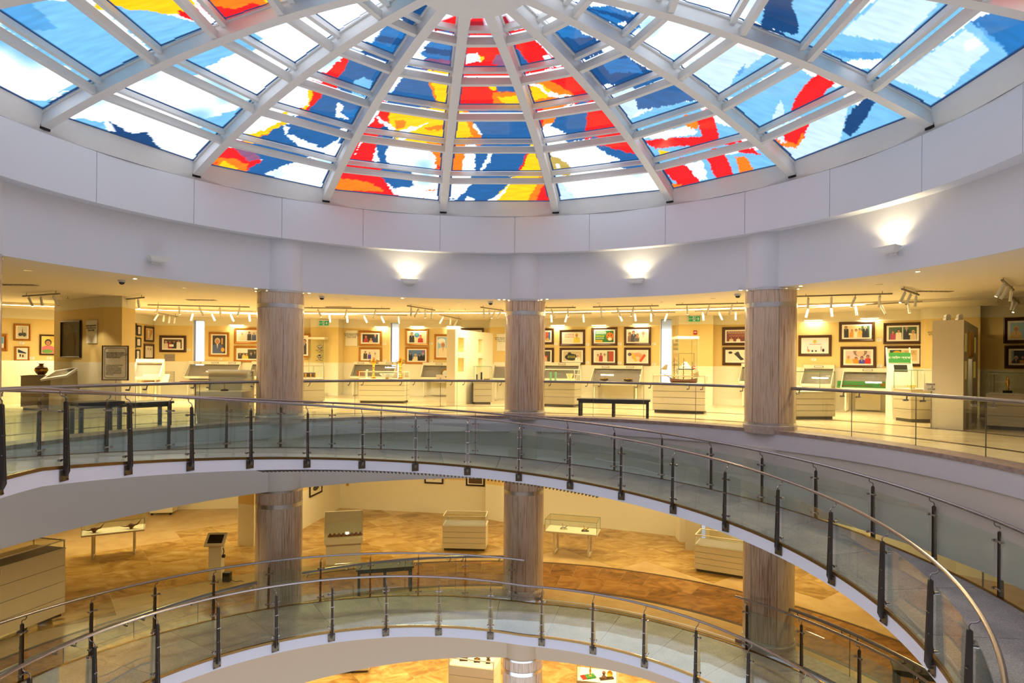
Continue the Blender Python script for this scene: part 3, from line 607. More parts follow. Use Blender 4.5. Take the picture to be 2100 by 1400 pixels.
def railing(label, side, zf_, angs, ra0, ra1, group='ramp railings'):
    R = RI-.005 if side < 0 else RO+.005
    t = thing('ramp_railing', label, 'railing', (0, 0, 0), 0, None)
    rr_ = R-side*.06
    n = int(abs(deg(ra1-ra0))/1.3)
    path = [P(ra0+(ra1-ra0)*i/n, rr_, zf_(ra0+(ra1-ra0)*i/n)+1.11, RCN) for i in range(n+1)]
    m = MB(); m.tube(path, .026, 10); m.build('handrail', M['steel'], t, True)
    for a in angs:
        o = link('post', PM[side][0], t, P(a, R, zf_(a), RCN), -a)
        for nm, me in zip(('base_plate', 'rail_hook'), PM[side][1:3]): link(nm, me, o)
        for z in (.10, .80):
            for fl in (0, 1):
                q_ = link('glass_clamp', PM[side][3], o, (0, 0, z)); q_.scale.x = -1 if fl else 1
        for z in (.3, .55): link('bolt', PM[side][4], o, (0, 0, z))
    Rg = R-side*.01
    for a, b_ in zip(angs[:-1], angs[1:]):
        g = .055/R; m = MB()
        m.sweep(lambda q: [(Rg-.005, zf_(q)+.02), (Rg-.005, zf_(q)+.88), (Rg+.005, zf_(q)+.88), (Rg+.005, zf_(q)+.02)], a+g, b_-g, 5, RCN); m.build('glass_pane', M['rglass'], t, True)
    return t
rng = lambda a, s, i0, i1: [rad(a+s*i) for i in range(i0, i1+1)]
railing('void-side glass railing of the upper ramp', -1, zu, rng(-4.3, 11.7, -10, 12), rad(-130), rad(150))
railing('wall-side glass railing of the upper ramp', 1, zu, rng(-2.9, 8.92, -10, 15), rad(-96), rad(140))
railing('void-side glass railing of the lower ramp', -1, zl, rng(1.2, 11.7, -9, 10), rad(-120), rad(125))
railing('wall-side glass railing of the lower ramp, ending at the central column', 1, zl, rng(-4.6, 8.95, -12, 1), rad(-125), rad(6.8))
railing('wall-side glass railing of the lower ramp, starting at the right column', 1, zl, rng(48.2, 9.2, 0, 8), rad(46.5), rad(124))

# ------------------------------------------------------------------ gallery railings between columns
def gallery_rail(k, lv, z, where, npan=4):
    d = CR/RC*.93; a0, a1 = CA[k]+d, CA[k+1]-d; R = 8.17
    t = thing('gallery_railing', 'glass railing with steel handrail %s, %s gallery' % (where, lv), 'railing', (0, 0, z))
    m = MB(); m.tube([P(a0+(a1-a0)*i/20, R-.06, .81) for i in range(21)], .036, 12)
    m.build('handrail', M['railsteel'], t, True)
    m = MB(); m.tube([P(a0-.002, R-.06, .81), P(a0+.004, R-.06, .81)], .05, 12); m.tube([P(a1-.004, R-.06, .81), P(a1+.002, R-.06, .81)], .05, 12); m.build('end_flange', M['railsteel'], t, True)
    step = (a1-a0)/npan
    for i in range(npan):
        b0 = a0+step*i+.0012; b1 = a0+step*(i+1)-.0012
        m = MB(); m.sweep([(R-.006, -.10), (R-.006, .80), (R+.006, .80), (R+.006, -.10)], b0, b1, 5); g = m.build('glass_pane', M['gglass'], t, True)
        m = MB(); m.sweep([(R-.007, -.10), (R-.007, .80), (R+.007, .80), (R+.007, -.10)], b0-.0005, b0+.0005, 1); m.build('pane_edge', M['joint'], g)
        for bb in (b0+.02, b1-.02):
            m = MB(); m.tube([P(bb, R+.02, .70), P(bb, R-.09, .70)], .017, 8); m.tube([P(bb, R-.035, .70), P(bb+.004, R-.05, .72), P(bb+.006, R-.06, .80)], .011, 6); m.build('bracket', M['railsteel'], t, True)
for k, w in ((2, 'left of the left column'), (3, 'between left and central columns'), (4, 'between central and right columns'), (5, 'right of the right column')):
    gallery_rail(k, 'upper', 0, w)
    if k != 4: gallery_rail(k, 'middle', -4.78, w)
gallery_rail(3, 'lower', -9.56, 'between left and central columns'); gallery_rail(4, 'lower', -9.56, 'between central and right columns')
# ================================================================== pictures and signs
def hexc(s): return lin(int(s[0:2], 16), int(s[2:4], 16), int(s[4:6], 16))
def art_mesh(w, h, shapes):
    vs = []; fs = []; cs = []
    def poly(pts, c, lay):
        o = len(vs); 
        for x, z in pts: vs.append((min(w, max(0, x*w)), -.0005*lay, min(h, max(0, z*h)))); cs.append(hexc(c))
        fs.append(tuple(range(o, o+len(pts))))
    asp = h/w
    def ell(cx, cz, rx, rz, c, lay, n=14): poly([(cx+rx*cos(2*pi*i/n), cz+rz*sin(2*pi*i/n)) for i in range(n)], c, lay)
    for i, sh in enumerate(shapes):
        L = i*4; k = sh[0]
        if k == 'bg': poly([(0, 0), (1, 0), (1, 1), (0, 1)], sh[1], L)
        elif k == 'r': poly([(sh[1], sh[2]), (sh[3], sh[2]), (sh[3], sh[4]), (sh[1], sh[4])], sh[5], L)
        elif k == 'e': ell(sh[1], sh[2], sh[3], sh[4], sh[5], L)
        elif k == 'g': poly(sh[1], sh[2], L)
        elif k == 'p':          # a person: cx, height of head top, head size (share of picture height), clothes, hair or scarf, skin
            cx, top, hs, cl, hair = sh[1:6]; sk = sh[6] if len(sh) > 6 else 'b98260'
            rx = hs*asp*.42; hz = top-hs*.5
            poly([(cx-rx*2.3, 0), (cx+rx*2.3, 0), (cx+rx*2.1, hz-hs*.75), (cx+rx*.9, hz-hs*.52), (cx-rx*.9, hz-hs*.52), (cx-rx*2.1, hz-hs*.75)], cl, L)
            ell(cx, hz+hs*.06, rx*1.18, hs*.58, hair, L+1); ell(cx, hz-hs*.05, rx*.85, hs*.42, sk, L+2)
            poly([(cx-rx*.25, hz-hs*.5), (cx+rx*.25, hz-hs*.5), (cx, hz-hs*1.4)], 'e8e0d0' if cl < '6' else sk, L+3)
        elif k == 't':          # rows of small print: x0, z0, x1, z1, rows, colour
            x0, za, x1, zb, n, c = sh[1:7]
            for q in range(n):
                z = zb-(q+.5)*(zb-za)/n; x = x0
                while x < x1-.02:
                    ww = random.uniform(.03, .1); poly([(x, z-.2*(zb-za)/n), (min(x1, x+ww), z-.2*(zb-za)/n), (min(x1, x+ww), z+.2*(zb-za)/n), (x, z+.2*(zb-za)/n)], c, L); x += ww+.02
    return vs, fs, cs
def offs(s, d):
    (ax, ay), (bx, by) = s; L = hypot(bx-ax, by-ay); nx, ny = (by-ay)/L*d, -(bx-ax)/L*d
    return ((ax+nx, ay+ny), (bx+nx, by+ny))
def picture(box, sg, art, label, frame='darkframe', fw=.07, mt=.09, cap=None, parent_z=None, grp='framed pictures in the upper gallery'):
    s = SEG[sg] if isinstance(sg, str) else sg; s = offs(s, .012); mt *= .6
    x0, y0, x1, y1 = box
    A = onseg(x0, y1, s); B = onseg(x1, y1, s); At = onseg(x0, y0, s); Bt = onseg(x1, y0, s)
    w = hypot(B.x-A.x, B.y-A.y); z0 = (A.z+B.z)/2; h = (At.z+Bt.z)/2-z0
    r = atan2(s[1][1]-s[0][1], s[1][0]-s[0][0])
    t = thing('framed_picture', label, 'picture', (A.x, A.y, z0), r, grp)
    m = MB()
    def side(a, b_, c, d):               # mitred moulding
        prof = [(0, 0), (0, -.045), (.35, -.055), (.75, -.03), (1, -.025), (1, 0)]
        vs = []
        for (p, q) in ((a, d), (b_, c)):
            for f_, y in prof: vs.append((p[0]+(q[0]-p[0])*f_, y, p[1]+(q[1]-p[1])*f_))
        n = len(prof); m.add(vs, [(i, (i+1) % n, n+(i+1) % n, n+i) for i in range(n)])
    o = [(0, 0), (w, 0), (w, h), (0, h)]; inn = [(fw, fw), (w-fw, fw), (w-fw, h-fw), (fw, h-fw)]
    for i in range(4): side(o[i], o[(i+1) % 4], inn[(i+1) % 4], inn[i])
    m.build('frame', M[frame], t)
    m = MB(); m.box(fw*.9, w-fw*.9, -.022, -.004, fw*.9, h-fw*.9); m.build('mount', M['mount'], t)
    pw, ph = w-2*(fw+mt), h-2*(fw+mt*.8)
    if pw > .05 and ph > .05:
        vs, fs, cs = art_mesh(pw, ph, art); m = MB().add([(v[0]+fw+mt, v[1]-.0235, v[2]+fw+mt*.8) for v in vs], fs)
        me = bpy.data.meshes.new('print'); me.from_pydata(m.v, [], m.f); me.materials.append(M['art'])
        p = bpy.data.objects.new('print', me); COL.objects.link(p); p.parent = t; colored(p, cs)
    if cap:
        c = onseg(cap[0], cap[1], s)
        o = thing('caption_card', 'small white caption card beside the ' + label.split(' with ')[0].split(' of ')[0] + (' of '+label.split(' of ')[1] if ' of ' in label else ''), 'label', c, r, 'caption cards')
        words = o['label'].split()[:15]; o['label'] = ' '.join(words)
        m = MB(); m.box(-.07, .07, -.006, 0, -.05, .05); m.build('card', M['mount'], o)
        m = MB()
        for q in range(3): m.box(-.05, .05-.02*q, -.008, -.006, .02-.025*q, .028-.025*q)
        m.build('printed_lines', M['liner'], o)
    return t
_fonts = {}
def text(s, size, loc, parent, m, rot=(pi/2, 0, 0), align='CENTER', name='lettering', sp=1.0):
    c = bpy.data.curves.new(name, 'FONT'); c.body = s; c.size = size; c.extrude = .001; c.align_x = align; c.align_y = 'CENTER'; c.space_line = sp; c.resolution_u = 2
    c.materials.append(m); o = bpy.data.objects.new(name, c); me = bpy.data.meshes.new_from_object(o); bpy.data.objects.remove(o)
    o = bpy.data.objects.new(name, me); COL.objects.link(o); o.parent = parent; o.location = loc; o.rotation_euler = rot; return o
def text_panel(box, sg, body, label):
    s = offs(SEG[sg] if isinstance(sg, str) else sg, .01); x0, y0, x1, y1 = box
    A = onseg(x0, y1, s); B = onseg(x1, y0, s); w = hypot(B.x-A.x, B.y-A.y); h = B.z-A.z; r = atan2(s[1][1]-s[0][1], s[1][0]-s[0][0])
    t = thing('text_panel', label, 'sign', A, r)
    m = MB(); m.box(0, w, -.03, 0, 0, h*.48); m.box(0, w, -.03, 0, h*.49, h); m.build('board', M['mount'], t)
    text(body, h*.1, (w/2, -.032, h*.66), t, M['ink'])
BN = 'মাননীয় প্রধানমন্ত্রীকে\nবিশ্বের বিভিন্ন দেশের\nউপহার সামগ্রী'
P_ = 'p'
K = 'f4ece0'
picture((-24, 684, 16, 719), 's0', [('bg', '5aa8dc'), ('g', [(0, 0), (1, 0), (1, .35), (.6, .5), (.3, .4), (0, .55)], 'e8e0cc'), ('r', .4, .3, .6, .7, 'c05a3a')], 'ornate gilt picture of a blue sky at the left edge', 'goldframe', .11, .02)
picture((28, 664, 63.5, 698), 's0', [('bg', 'c8c0a4'), ('g', [(.4, .2), (.6, .2), (.52, .95)], '5a3a2a'), ('e', .3, .3, .2, .15, '2e3430'), ('e', .7, .3, .2, .18, '3c4038')], 'wood-framed photo of a pointed monument', 'goldframe', .07, .05, (45, 703))
picture((30, 710, 61, 740), 's0', [('bg', 'dfe4e0'), ('g', [(0, .95), (.95, .6), (.95, .5), (0, .6)], '26324a'), ('r', .1, .1, .9, .5, 'd8d0b0'), ('r', .2, .2, .35, .45, '222018'), ('r', .5, .15, .65, .4, '222018')], 'framed photo of a long white building below the monument', 'goldframe', .06, .05, (66, 734))
picture((81, 686, 119, 728), 's0', [('bg', 'f0d060'), ('e', .75, .85, .2, .2, 'e8b040'), (P_, .45, .8, .34, 'e07080', '1e1a18'), ('e', .4, .12, .4, .12, '6aa048')], 'yellow painting of a person in pink beside the block wall', 'darkframe', .06, .02, (101, 734))
# dark canvas and its panel on the block wall
blkseg = ((-13.4, 10.1), (-10.7, 8.3))
t = picture((127, 658, 167, 733), blkseg, [('bg', '1c1614'), ('g', [(.05, .95), (.4, .95), (.6, .75), (.35, .55), (.1, .7)], '463a2c'), ('g', [(.4, .7), (.95, .7), (.7, .85)], '2c3a48'), ('e', .5, .35, .25, .35, '241a16')], 'tall dark canvas on the buff block wall', 'black', .045, 0)
text_panel((179, 656, 200, 704), blkseg, BN, 'buff text panel beside the dark canvas')
# certificates on the side wall
for i, b in enumerate([(255, 664, 266, 686), (268.5, 662, 277.5, 686.5), (279.5, 667, 288, 688), (254, 692, 266, 714), (267.5, 689, 277, 714), (278, 692, 287.5, 711.5), (254, 717, 264, 741), (266, 716, 275.5, 741), (277, 716.5, 285.5, 738)]):
    pos = ['top row, left', 'top row, middle', 'top row, right', 'middle row, left', 'middle row, middle', 'middle row, right', 'bottom row, left', 'bottom row, middle', 'bottom row, right'][i]
    picture(b, 's2', [('bg', 'f4f0e4'), ('t', .15, .2, .85, .8, 6, 'b8a888')], 'small framed certificate on the side wall, %s of nine' % pos, 'blackframe', .06, .05, grp='certificates on the side wall')
picture((295.5, 669, 314, 701), 's2', [('bg', 'c89a58'), ('r', .25, .1, .5, .9, 'f0e4c8'), ('g', [(.5, 0), (1, 0), (1, .7)], 'e8dcc0')], 'narrow framed photo of a pale tower near the corner', 'darkframe', .09, .06)
picture((294.5, 705, 314, 737), 's2', [('bg', 'e8dcc8'), ('p', .35, .9, .2, 'f0ece4', '2a2420'), ('p', .7, .85, .2, 'f4f0e8', '2a2420')], 'narrow framed photo of people in white near the corner', 'darkframe', .09, .08)
picture((327.5, 688, 382, 722), 's3', [('bg', '5c4a44'), (P_, .12, .8, .22, 'e8d8b8', 'e0d0a8'), (P_, .34, .85, .2, 'a83a3a', '3a3a3a'), (P_, .57, .88, .22, '2c2c30', '241c18'), (P_, .82, .95, .22, 'eae4d8', '241c18'), ('r', .3, .2, .55, .45, 'f6f4ec')], 'framed photo of four people passing a paper, left of the first slit window', 'darkframe', .1, .12, (387, 717))
picture((428.5, 681, 470, 731), 's3', [('bg', '2e241e'), (P_, .38, .82, .3, '4a5a86', 'c8b890'), ('r', .68, .5, .8, .85, 'c89050'), ('e', .8, .2, .14, .12, 'e0a030')], 'upright framed photo of a smiling woman in grey holding a statuette', 'goldframe', .09, .1, (452, 736))
picture((480.5, 672, 536, 705), 's3', [('bg', 'd8d0bc'), (P_, .22, .85, .24, 'd8cca0', 'd8cc90'), (P_, .58, .95, .22, '23262e', '241c18'), (P_, .82, .9, .24, '3a4a80', 'ded6cc')], 'framed photo of a seated woman and two standing men, upper of a pair', 'goldframe', .1, .1)
picture((480, 709, 536, 742.5), 's3', [('bg', '3a342e'), ('r', 0, .6, .5, 1, 'e8e4d4'), (P_, .12, .6, .18, '30343c', '1e1814'), (P_, .3, .6, .18, 'd8c070', '201814'), (P_, .45, .5, .18, 'e0c030', 'c8a830'), (P_, .68, .65, .2, '20222a', '8a8078'), (P_, .87, .8, .2, '23242c', '201814')], 'framed photo of a seated group, lower of a pair', 'goldframe', .1, .1)
picture((612, 684, 636, 733), 's4', [('bg', 'e8e0c8'), (P_, .6, .85, .2, '26262a', '241c18')], 'upright framed photo of a man in a dark suit', 'goldframe', .08, .12)
text_panel((709, 677.5, 733.5, 709), 's5', BN, 'white text panel left of two stacked pictures')
picture((736, 678, 783, 709), 's5', [('bg', '2e2622'), (P_, .22, .82, .3, 'a83430', 'c05040'), (P_, .55, .5, .24, 'e0b880', 'd0a070'), (P_, .83, .98, .26, '2e3c68', 'c0a898'), ('r', .42, .5, .48, .8, '201a18')], 'framed photo of a woman in red and a white-haired man', 'goldframe', .09, .13, (789, 705))
picture((736, 712, 783, 743), 's5', [('bg', 'ece4cc'), (P_, .18, .98, .26, '4a4034', 'b0a090'), (P_, .45, .8, .22, '4a3aa8', '9a8a80'), (P_, .82, .8, .24, 'e8dcc0', 'd8d0c0')], 'framed photo of a man in brown and a woman in violet', 'goldframe', .09, .13, (789, 739))
picture((831, 674, 879, 708.5), 's5', [('bg', 'f0d8a8'), (P_, .2, .95, .26, '2e323c', '201814'), ('e', .5, .72, .15, .24, '3f78c8'), ('e', .5, .74, .07, .12, '58a858'), (P_, .72, .7, .26, 'b83034', 'a83034')], 'framed picture of a man in black and a woman in red below a blue globe', 'goldframe', .09, .1, (884, 704))
picture((831, 711, 879, 746), 's5', [('bg', '5a80b8'), ('r', 0, 0, 1, .15, 'e8e0b0'), (P_, .12, .8, .18, '26262e', '201814'), (P_, .42, .62, .22, 'e8d8b0', 'e0cc98'), (P_, .66, .66, .18, '26262e', '241c18'), (P_, .87, .75, .2, '20222a', 'c0b8a8'), ('e', .9, .85, .08, .12, 'a050a0')], 'framed photo of people toasting before a blue backdrop', 'goldframe', .09, .1, (884, 741))
picture((890.5, 685, 931, 737), 's5', [('bg', '9ac8e8'), ('e', .3, .8, .3, .15, 'f0f4f4'), (P_, .42, .75, .28, 'ecdcb8', 'e4d4b8'), ('g', [(.7, .05), (1, .05), (.9, .7)], 'a07020')], 'upright framed painting of a figure in cream before blue sky', 'goldframe', .09, .1)
picture((945, 672.5, 992, 705), 's5', [('bg', '7a3424'), (P_, .4, .8, .3, 'c88a5a', '3a2418'), (P_, .7, .8, .3, '8a3a2a', '3a2418')], 'framed red-brown picture half hidden by the niche partition', 'darkframe', .09, .1)
text_panel((1019, 684.5, 1043, 719), 's7', BN, 'white text panel left of the central column')
picture((1087, 673, 1136, 706), 's8', [('bg', 'dfe0e4'), ('r', .72, .1, .95, .95, 'd05838'), ('r', .9, .1, 1, .95, '3868b0'), (P_, .85, .5, .2, 'd8b060', '5a4030')], 'framed photo of flags, right of the central column, upper', 'darkframe', .09, .1, (1140, 705))
picture((1087, 713, 1136, 748), 's8', [('bg', '4a4438'), (P_, .6, .95, .4, 'e0a878', '2a2020'), ('e', .78, .5, .08, .08, 'c83030')], 'framed portrait picture right of the central column, lower', 'darkframe', .09, .1, (1140, 745))
picture((1148, 676, 1200, 709.5), 's8', [('bg', 'f2ead8'), ('t', .08, .5, .6, .95, 3, 'c83a30'), (P_, .74, .95, .36, 'dccc40', 'e0d040'), ('t', .08, .1, .5, .4, 3, 'd8c8a8')], 'framed poster of a woman in a yellow scarf beside red writing', 'darkframe', .09, .09, (1205, 706))
picture((1148, 713, 1200, 747), 's8', [('bg', 'c8b890'), ('e', .45, .4, .36, .34, '2a3430'), ('e', .35, .75, .1, .15, '2a3430'), ('t', .25, .3, .65, .55, 3, 'd8d040'), (P_, .8, .7, .3, 'f0e8d4', 'e8dcc8')], 'framed poster with a dark green splash shape', 'darkframe', .09, .09, (1205, 743))
picture((1213.5, 671, 1266, 708.5), 's8', [('bg', '2f7434'), ('t', .05, .68, .6, .95, 3, 'f4f0e8'), ('t', .05, .45, .5, .62, 1, 'f0d020'), ('t', .05, .28, .5, .42, 2, 'e8e8d8'), ('r', 0, 0, .4, .2, 'c8a020'), ('e', .8, .5, .2, .38, 'd87820'), ('e', .8, .28, .1, .14, 'f4e8d0'), ('e', .72, .6, .03, .05, '181410'), ('e', .88, .6, .03, .05, '181410'), ('r', .7, .8, .74, .88, '181410'), ('r', .82, .82, .88, .88, '181410'), ('r', .63, .4, .7, .46, '181410')], 'framed green poster with a tiger and writing', 'darkframe', .09, .09, (1271, 705))
picture((1213, 713, 1266, 748), 's8', [('bg', 'e4d8c4'), ('r', .66, 0, 1, 1, 'b04a34'), ('r', .66, 0, .72, 1, '38703c'), (P_, .16, .7, .2, 'e0c898', '4a3020'), (P_, .32, .8, .2, 'a83840', '3a2018'), (P_, .52, .75, .2, 'e8d8b8', '5a4030')], 'framed picture of three standing figures and red flags', 'darkframe', .09, .09, (1271, 744))
picture((1280, 670, 1335, 708), 's8', [('bg', 'ddd0bc'), (P_, .1, .8, .25, '8a6a5a', '4a4038'), (P_, .3, .95, .25, '4a4650', '2a2428'), (P_, .5, .7, .25, 'a88868', '5a4838'), ('e', .45, .2, .15, .15, '5a5a60'), (P_, .8, .95, .35, 'f0e8d0', 'e8e0c8')], 'framed sketch of a crowd round a figure in white', 'darkframe', .09, .09, (1341, 705))
picture((1280, 712.5, 1334.5, 749.5), 's8', [('bg', 'e8d8c0'), ('e', .5, .5, .3, .35, 'e0a070'), ('e', .5, .35, .12, .16, 'f0c8a8'), ('g', [(.15, .8), (.3, .85), (.5, .1), (.4, 0)], 'e0b840'), ('g', [(.85, .75), (.95, .6), (.7, .0), (.6, .1)], 'd05030'), ('e', .1, .7, .1, .15, '5a5060')], 'framed painting of orange embracing hands', 'darkframe', .09, .09, (1341, 746))
picture((1481.5, 670.5, 1548, 708), 's10', [('bg', '7a342c'), ('t', .05, .75, .95, .98, 2, 'e8d8c0'), ('t', .1, .45, .9, .7, 3, 'c89070'), (P_, .2, .45, .2, 'd8c8a8', '3a2018'), (P_, .5, .45, .2, 'ece4d4', '3a2018'), (P_, .8, .5, .2, '484a58', '3a2018')], 'framed dark red picture of a gathering, left of the right column', 'darkframe', .1, .09)
picture((1482, 711.5, 1548, 749), 's10', [('bg', 'eadfc8'), ('e', .15, .85, .09, .12, '2a2a30'), ('g', [(.3, .75), (.42, .85), (.75, .2), (.6, .1)], '2e3034'), ('g', [(.38, .9), (.5, .95), (.6, .5), (.5, .5)], '3a3c40'), ('e', .85, .75, .1, .15, 'a89a88')], 'framed ink drawing of leaning dark figures', 'darkframe', .1, .09)
picture((1637.5, 687, 1705.5, 730), 's11', [('bg', 'efe4ea'), ('e', .5, .8, .07, .13, 'f0b030'), ('t', .28, .55, .75, .66, 1, 'd03a40'), ('e', .25, .12, .04, .1, 'e09030'), ('e', .4, .1, .04, .08, '30343c'), ('e', .55, .1, .04, .06, '303030'), ('r', .2, .1, .22, .45, 'c83a3a'), ('r', .75, .1, .77, .45, 'd04040'), ('e', .85, .15, .05, .12, '2a2a30')], 'dark-framed certificate with a gold emblem and flags', 'darkframe', .09, .08, (1669, 737))
picture((1720.5, 659.5, 1794, 700.5), 's11', [('bg', 'e4cc94'), ('r', .68, 0, 1, 1, '42623a'), (P_, .08, 1, .22, '1f2024', '201814'), (P_, .32, .7, .2, 'd89038', 'c88030'), (P_, .48, .72, .2, 'eedfc0', '241c18'), (P_, .62, .78, .2, 'e0b070', '241c18'), (P_, .84, .98, .24, '20222a', 'd0c8bc'), ('r', .58, .3, .72, .52, 'e8a820')], 'framed photo of five people with a yellow award', 'darkframe', .09, .1, (1803, 697))
picture((1723.5, 710.5, 1797, 754), 's11', [('bg', 'd8c4c0'), ('e', .58, .95, .28, .4, '8a7468'), ('e', .58, .85, .16, .3, 'e0bca0'), (P_, .12, .6, .22, 'e8c050', 'c8a060'), (P_, .42, .5, .2, 'd89020', '3a2418'), (P_, .65, .55, .22, '4a44a0', '241c18'), (P_, .88, .65, .22, 'c82c28', '241c18'), ('r', .28, .15, .5, .35, 'e0901c')], 'framed photo of four people in bright clothes below a large face', 'darkframe', .09, .1, (1804, 750))
picture((1811.5, 661.5, 1891.5, 705), 's11', [('bg', '3c5a30'), ('r', .49, 0, .515, 1, 'f4f0e8'), (P_, .15, .7, .2, 'b03a5a', '6a2a38'), (P_, .36, .8, .22, 'ecdcc0', '2a1c14'), (P_, .64, 1, .22, '23262e', '9a8878'), (P_, .88, .72, .22, 'e0c898', 'd8c090'), ('r', .72, .35, .82, .5, 'e8e4c0')], 'framed double photo of an award handed over before greenery', 'darkframe', .09, .1, (1898, 701))
picture((1813.5, 708.5, 1892.5, 751), 's11', [('bg', 'e0c890'), ('r', 0, .2, .42, 1, '3a4440'), ('e', .27, .58, .2, .36, 'e8b820'), ('g', [(.2, .75), (.38, .7), (.32, .5), (.26, .6)], 'b03020'), ('e', .3, .2, .06, .14, '22242a'), ('e', .6, .25, .06, .14, '22242a'), ('t', .55, .6, .95, .95, 3, 'a88040'), ('r', 0, 0, 1, .12, 'f0e4c8')], 'framed poster with a yellow disc on dark grey', 'darkframe', .09, .1)
text_panel((1914, 670, 1945, 716), 's12', BN, 'white text panel behind the right niche partition')
picture((2057.5, 650.5, 2122, 704), 's13', [('bg', 'a8ccd4'), ('g', [(0, 0), (.5, 0), (.3, .35), (0, .3)], 'f0ead8'), (P_, .35, .75, .3, 'e0c080', 'd8b870')], 'gilt-edged photo of a woman in buff at the right edge, upper', 'darkframe', .1, .1)
picture((2059.5, 708, 2122, 755.5), 's13', [('bg', '2c2a34'), ('r', 0, 0, 1, .25, 'c88a30'), ('r', 0, .2, .15, 1, 'a8b8c0'), (P_, .3, .55, .25, '22242c', 'd8d0c8'), ('e', .7, .45, .06, .12, 'd8a080'), ('e', .85, .45, .06, .12, 'c87060')], 'gilt-edged photo of a speaker in a hall at the right edge, lower', 'darkframe', .1, .1)
# middle gallery pictures, cut by the ramp
g2 = 'framed pictures in the middle gallery'
picture((871, 952, 909, 991), SEG2[3], [('bg', 'f0ead8'), ('e', .5, .3, .2, .2, 'c09070')], 'black-framed pale picture in the middle gallery, left of a pair', 'blackframe', .06, .08, grp=g2)
picture((956, 952, 994, 996), SEG2[3], [('bg', '3a3024'), ('t', .05, .05, .95, .6, 6, '8a6a4a')], 'black-framed dark crowd picture in the middle gallery, right of a pair', 'blackframe', .06, .08, grp=g2)
picture((634, 985, 659, 1014), SEG2[2], [('bg', 'e8dcc0'), ('e', .5, .5, .3, .3, '2a2018')], 'black-framed picture on the side wall beyond the left column', 'blackframe', .06, .06, grp=g2)

# picture lights over the frames
def bar_light(x0, x1, y, sg, where, on=True):
    s = offs(SEG[sg], .14); A = onseg(x0, y, s); B = onseg(x1, y, s); L = hypot(B.x-A.x, B.y-A.y); r = atan2(B.y-A.y, B.x-A.x)
    t = thing('picture_light', 'slim white picture light above '+where, 'light', (A.x, A.y, A.z), r, 'picture lights')
    m = MB(); m.box(0, L, -.03, .03, 0, .035); m.build('lamp_bar', M['white'], t)
    m = MB(); m.box(.02, L-.02, -.022, .022, -.006, 0); m.build('tube', M['lamp'], t)
    m = MB(); m.box(L*.3, L*.3+.02, .03, .14, .005, .025); m.box(L*.7, L*.7+.02, .03, .14, .005, .025); m.build('arm', M['white'], t)
    mid = (A+B)/2; area_light('picture_lamp', (mid.x, mid.y, mid.z-.012), L*.9, .05, 9, (1, .86, .56), (0, 0, r))
for a in ((470, 500, 666, 's3', 'the seated woman and standing men'), (768, 795, 669.5, 's5', 'the woman in red'), (841, 870, 669, 's5', 'the blue globe picture'), (916, 944, 669, 's5', 'the niche partition'), (1129, 1158, 667, 's8', 'the yellow scarf poster'),
          (1213, 1243, 667, 's8', 'the tiger poster'), (1297, 1330, 664.5, 's8', 'the crowd sketch'), (1649, 1688, 657, 's11', 'the gold emblem certificate'), (1764, 1803, 653, 's11', 'the yellow award photo')): bar_light(*a)

# ================================================================== showcases
def base(x0, y0, x1, y1, zf):
    A = at(x0, y0, zf); B = at(x1, y1, zf); return A, hypot(B.x-A.x, B.y-A.y), atan2(B.y-A.y, B.x-A.x)
def zat(x, y, A): return (CAM+ray(x, y)*(A.y-CAM.y)).z
def glassbox(t, x0, x1, y0, y1, z0, z1, frame='case', fr=.012, edges=True):
    th = .006
    for (a, b, c, d) in ((x0, x1, y0, y0+th), (x0, x1, y1-th, y1), (x0, x0+th, y0, y1), (x1-th, x1, y0, y1)):
        m = MB(); m.box(a, b, c, d, z0, z1); m.build('glass_pane', M['cglass'], t)
    m = MB(); m.box(x0, x1, y0, y1, z1-th, z1); m.build('glass_lid', M['cglass'], t)
    m = MB()
    for x in (x0, x1):
        for y in (y0, y1): m.box(x-fr, x+fr, y-fr, y+fr, z0, z1+fr*.5)
    for y in (y0, y1): m.box(x0, x1, y-fr, y+fr, z1-fr, z1+fr)
    for x in (x0, x1): m.box(x-fr, x+fr, y0, y1, z1-fr, z1+fr)
    m.build('case_frame', M[frame], t)
def drawer_case(label, x0, y0, x1, y1, ytop, yg, d, lv, body='case', n=4, frame='case', fr=.012, deck='mount', cat='showcase', grp='glass-topped showcases'):
    zf = FL[lv]; A, w, r = base(x0, y0, x1, y1, zf); H = zat(x0, ytop, A)-zf; G = zat(x0, yg, A)-zf-H
    t = thing('showcase', label, cat, (A.x, A.y, zf), r, grp)
    m = MB(); m.box(.05, w-.05, .05, d-.05, .002, .09); m.build('toe_kick', M['recess'], t)
    m = MB(); m.box(.015, w-.015, .015, d-.015, .08, H-.02); m.build('carcass', M['recess'], t)
    hh = (H-.03-.08)/n
    for i in range(n):
        m = MB(); m.box(0, w, 0, d, .08+i*hh+.006, .08+(i+1)*hh-.006); m.build('side_course', M[body], t)
    m = MB(); m.box(-.01, w+.01, -.01, d+.01, H-.03, H); m.build('top_board', M[body], t)
    m = MB(); m.box(.03, w-.03, .03, d-.03, H, H+.008); m.build('display_bed', M[deck], t)
    if G > .03: glassbox(t, .015, w-.015, .015, d-.015, H, H+G, frame, fr)
    t['top'] = zf+H+.008; t['w'] = w; t['h'] = H; return t
def onshow(t, u, v=.3):                # a spot on top of a case
    mw = Matrix.Translation(t.location)@Matrix.Rotation(t.rotation_euler.z, 4, 'Z'); p = mw@Vector((u*t['w'], v, 0)); return Vector((p.x, p.y, t['top']+.001))
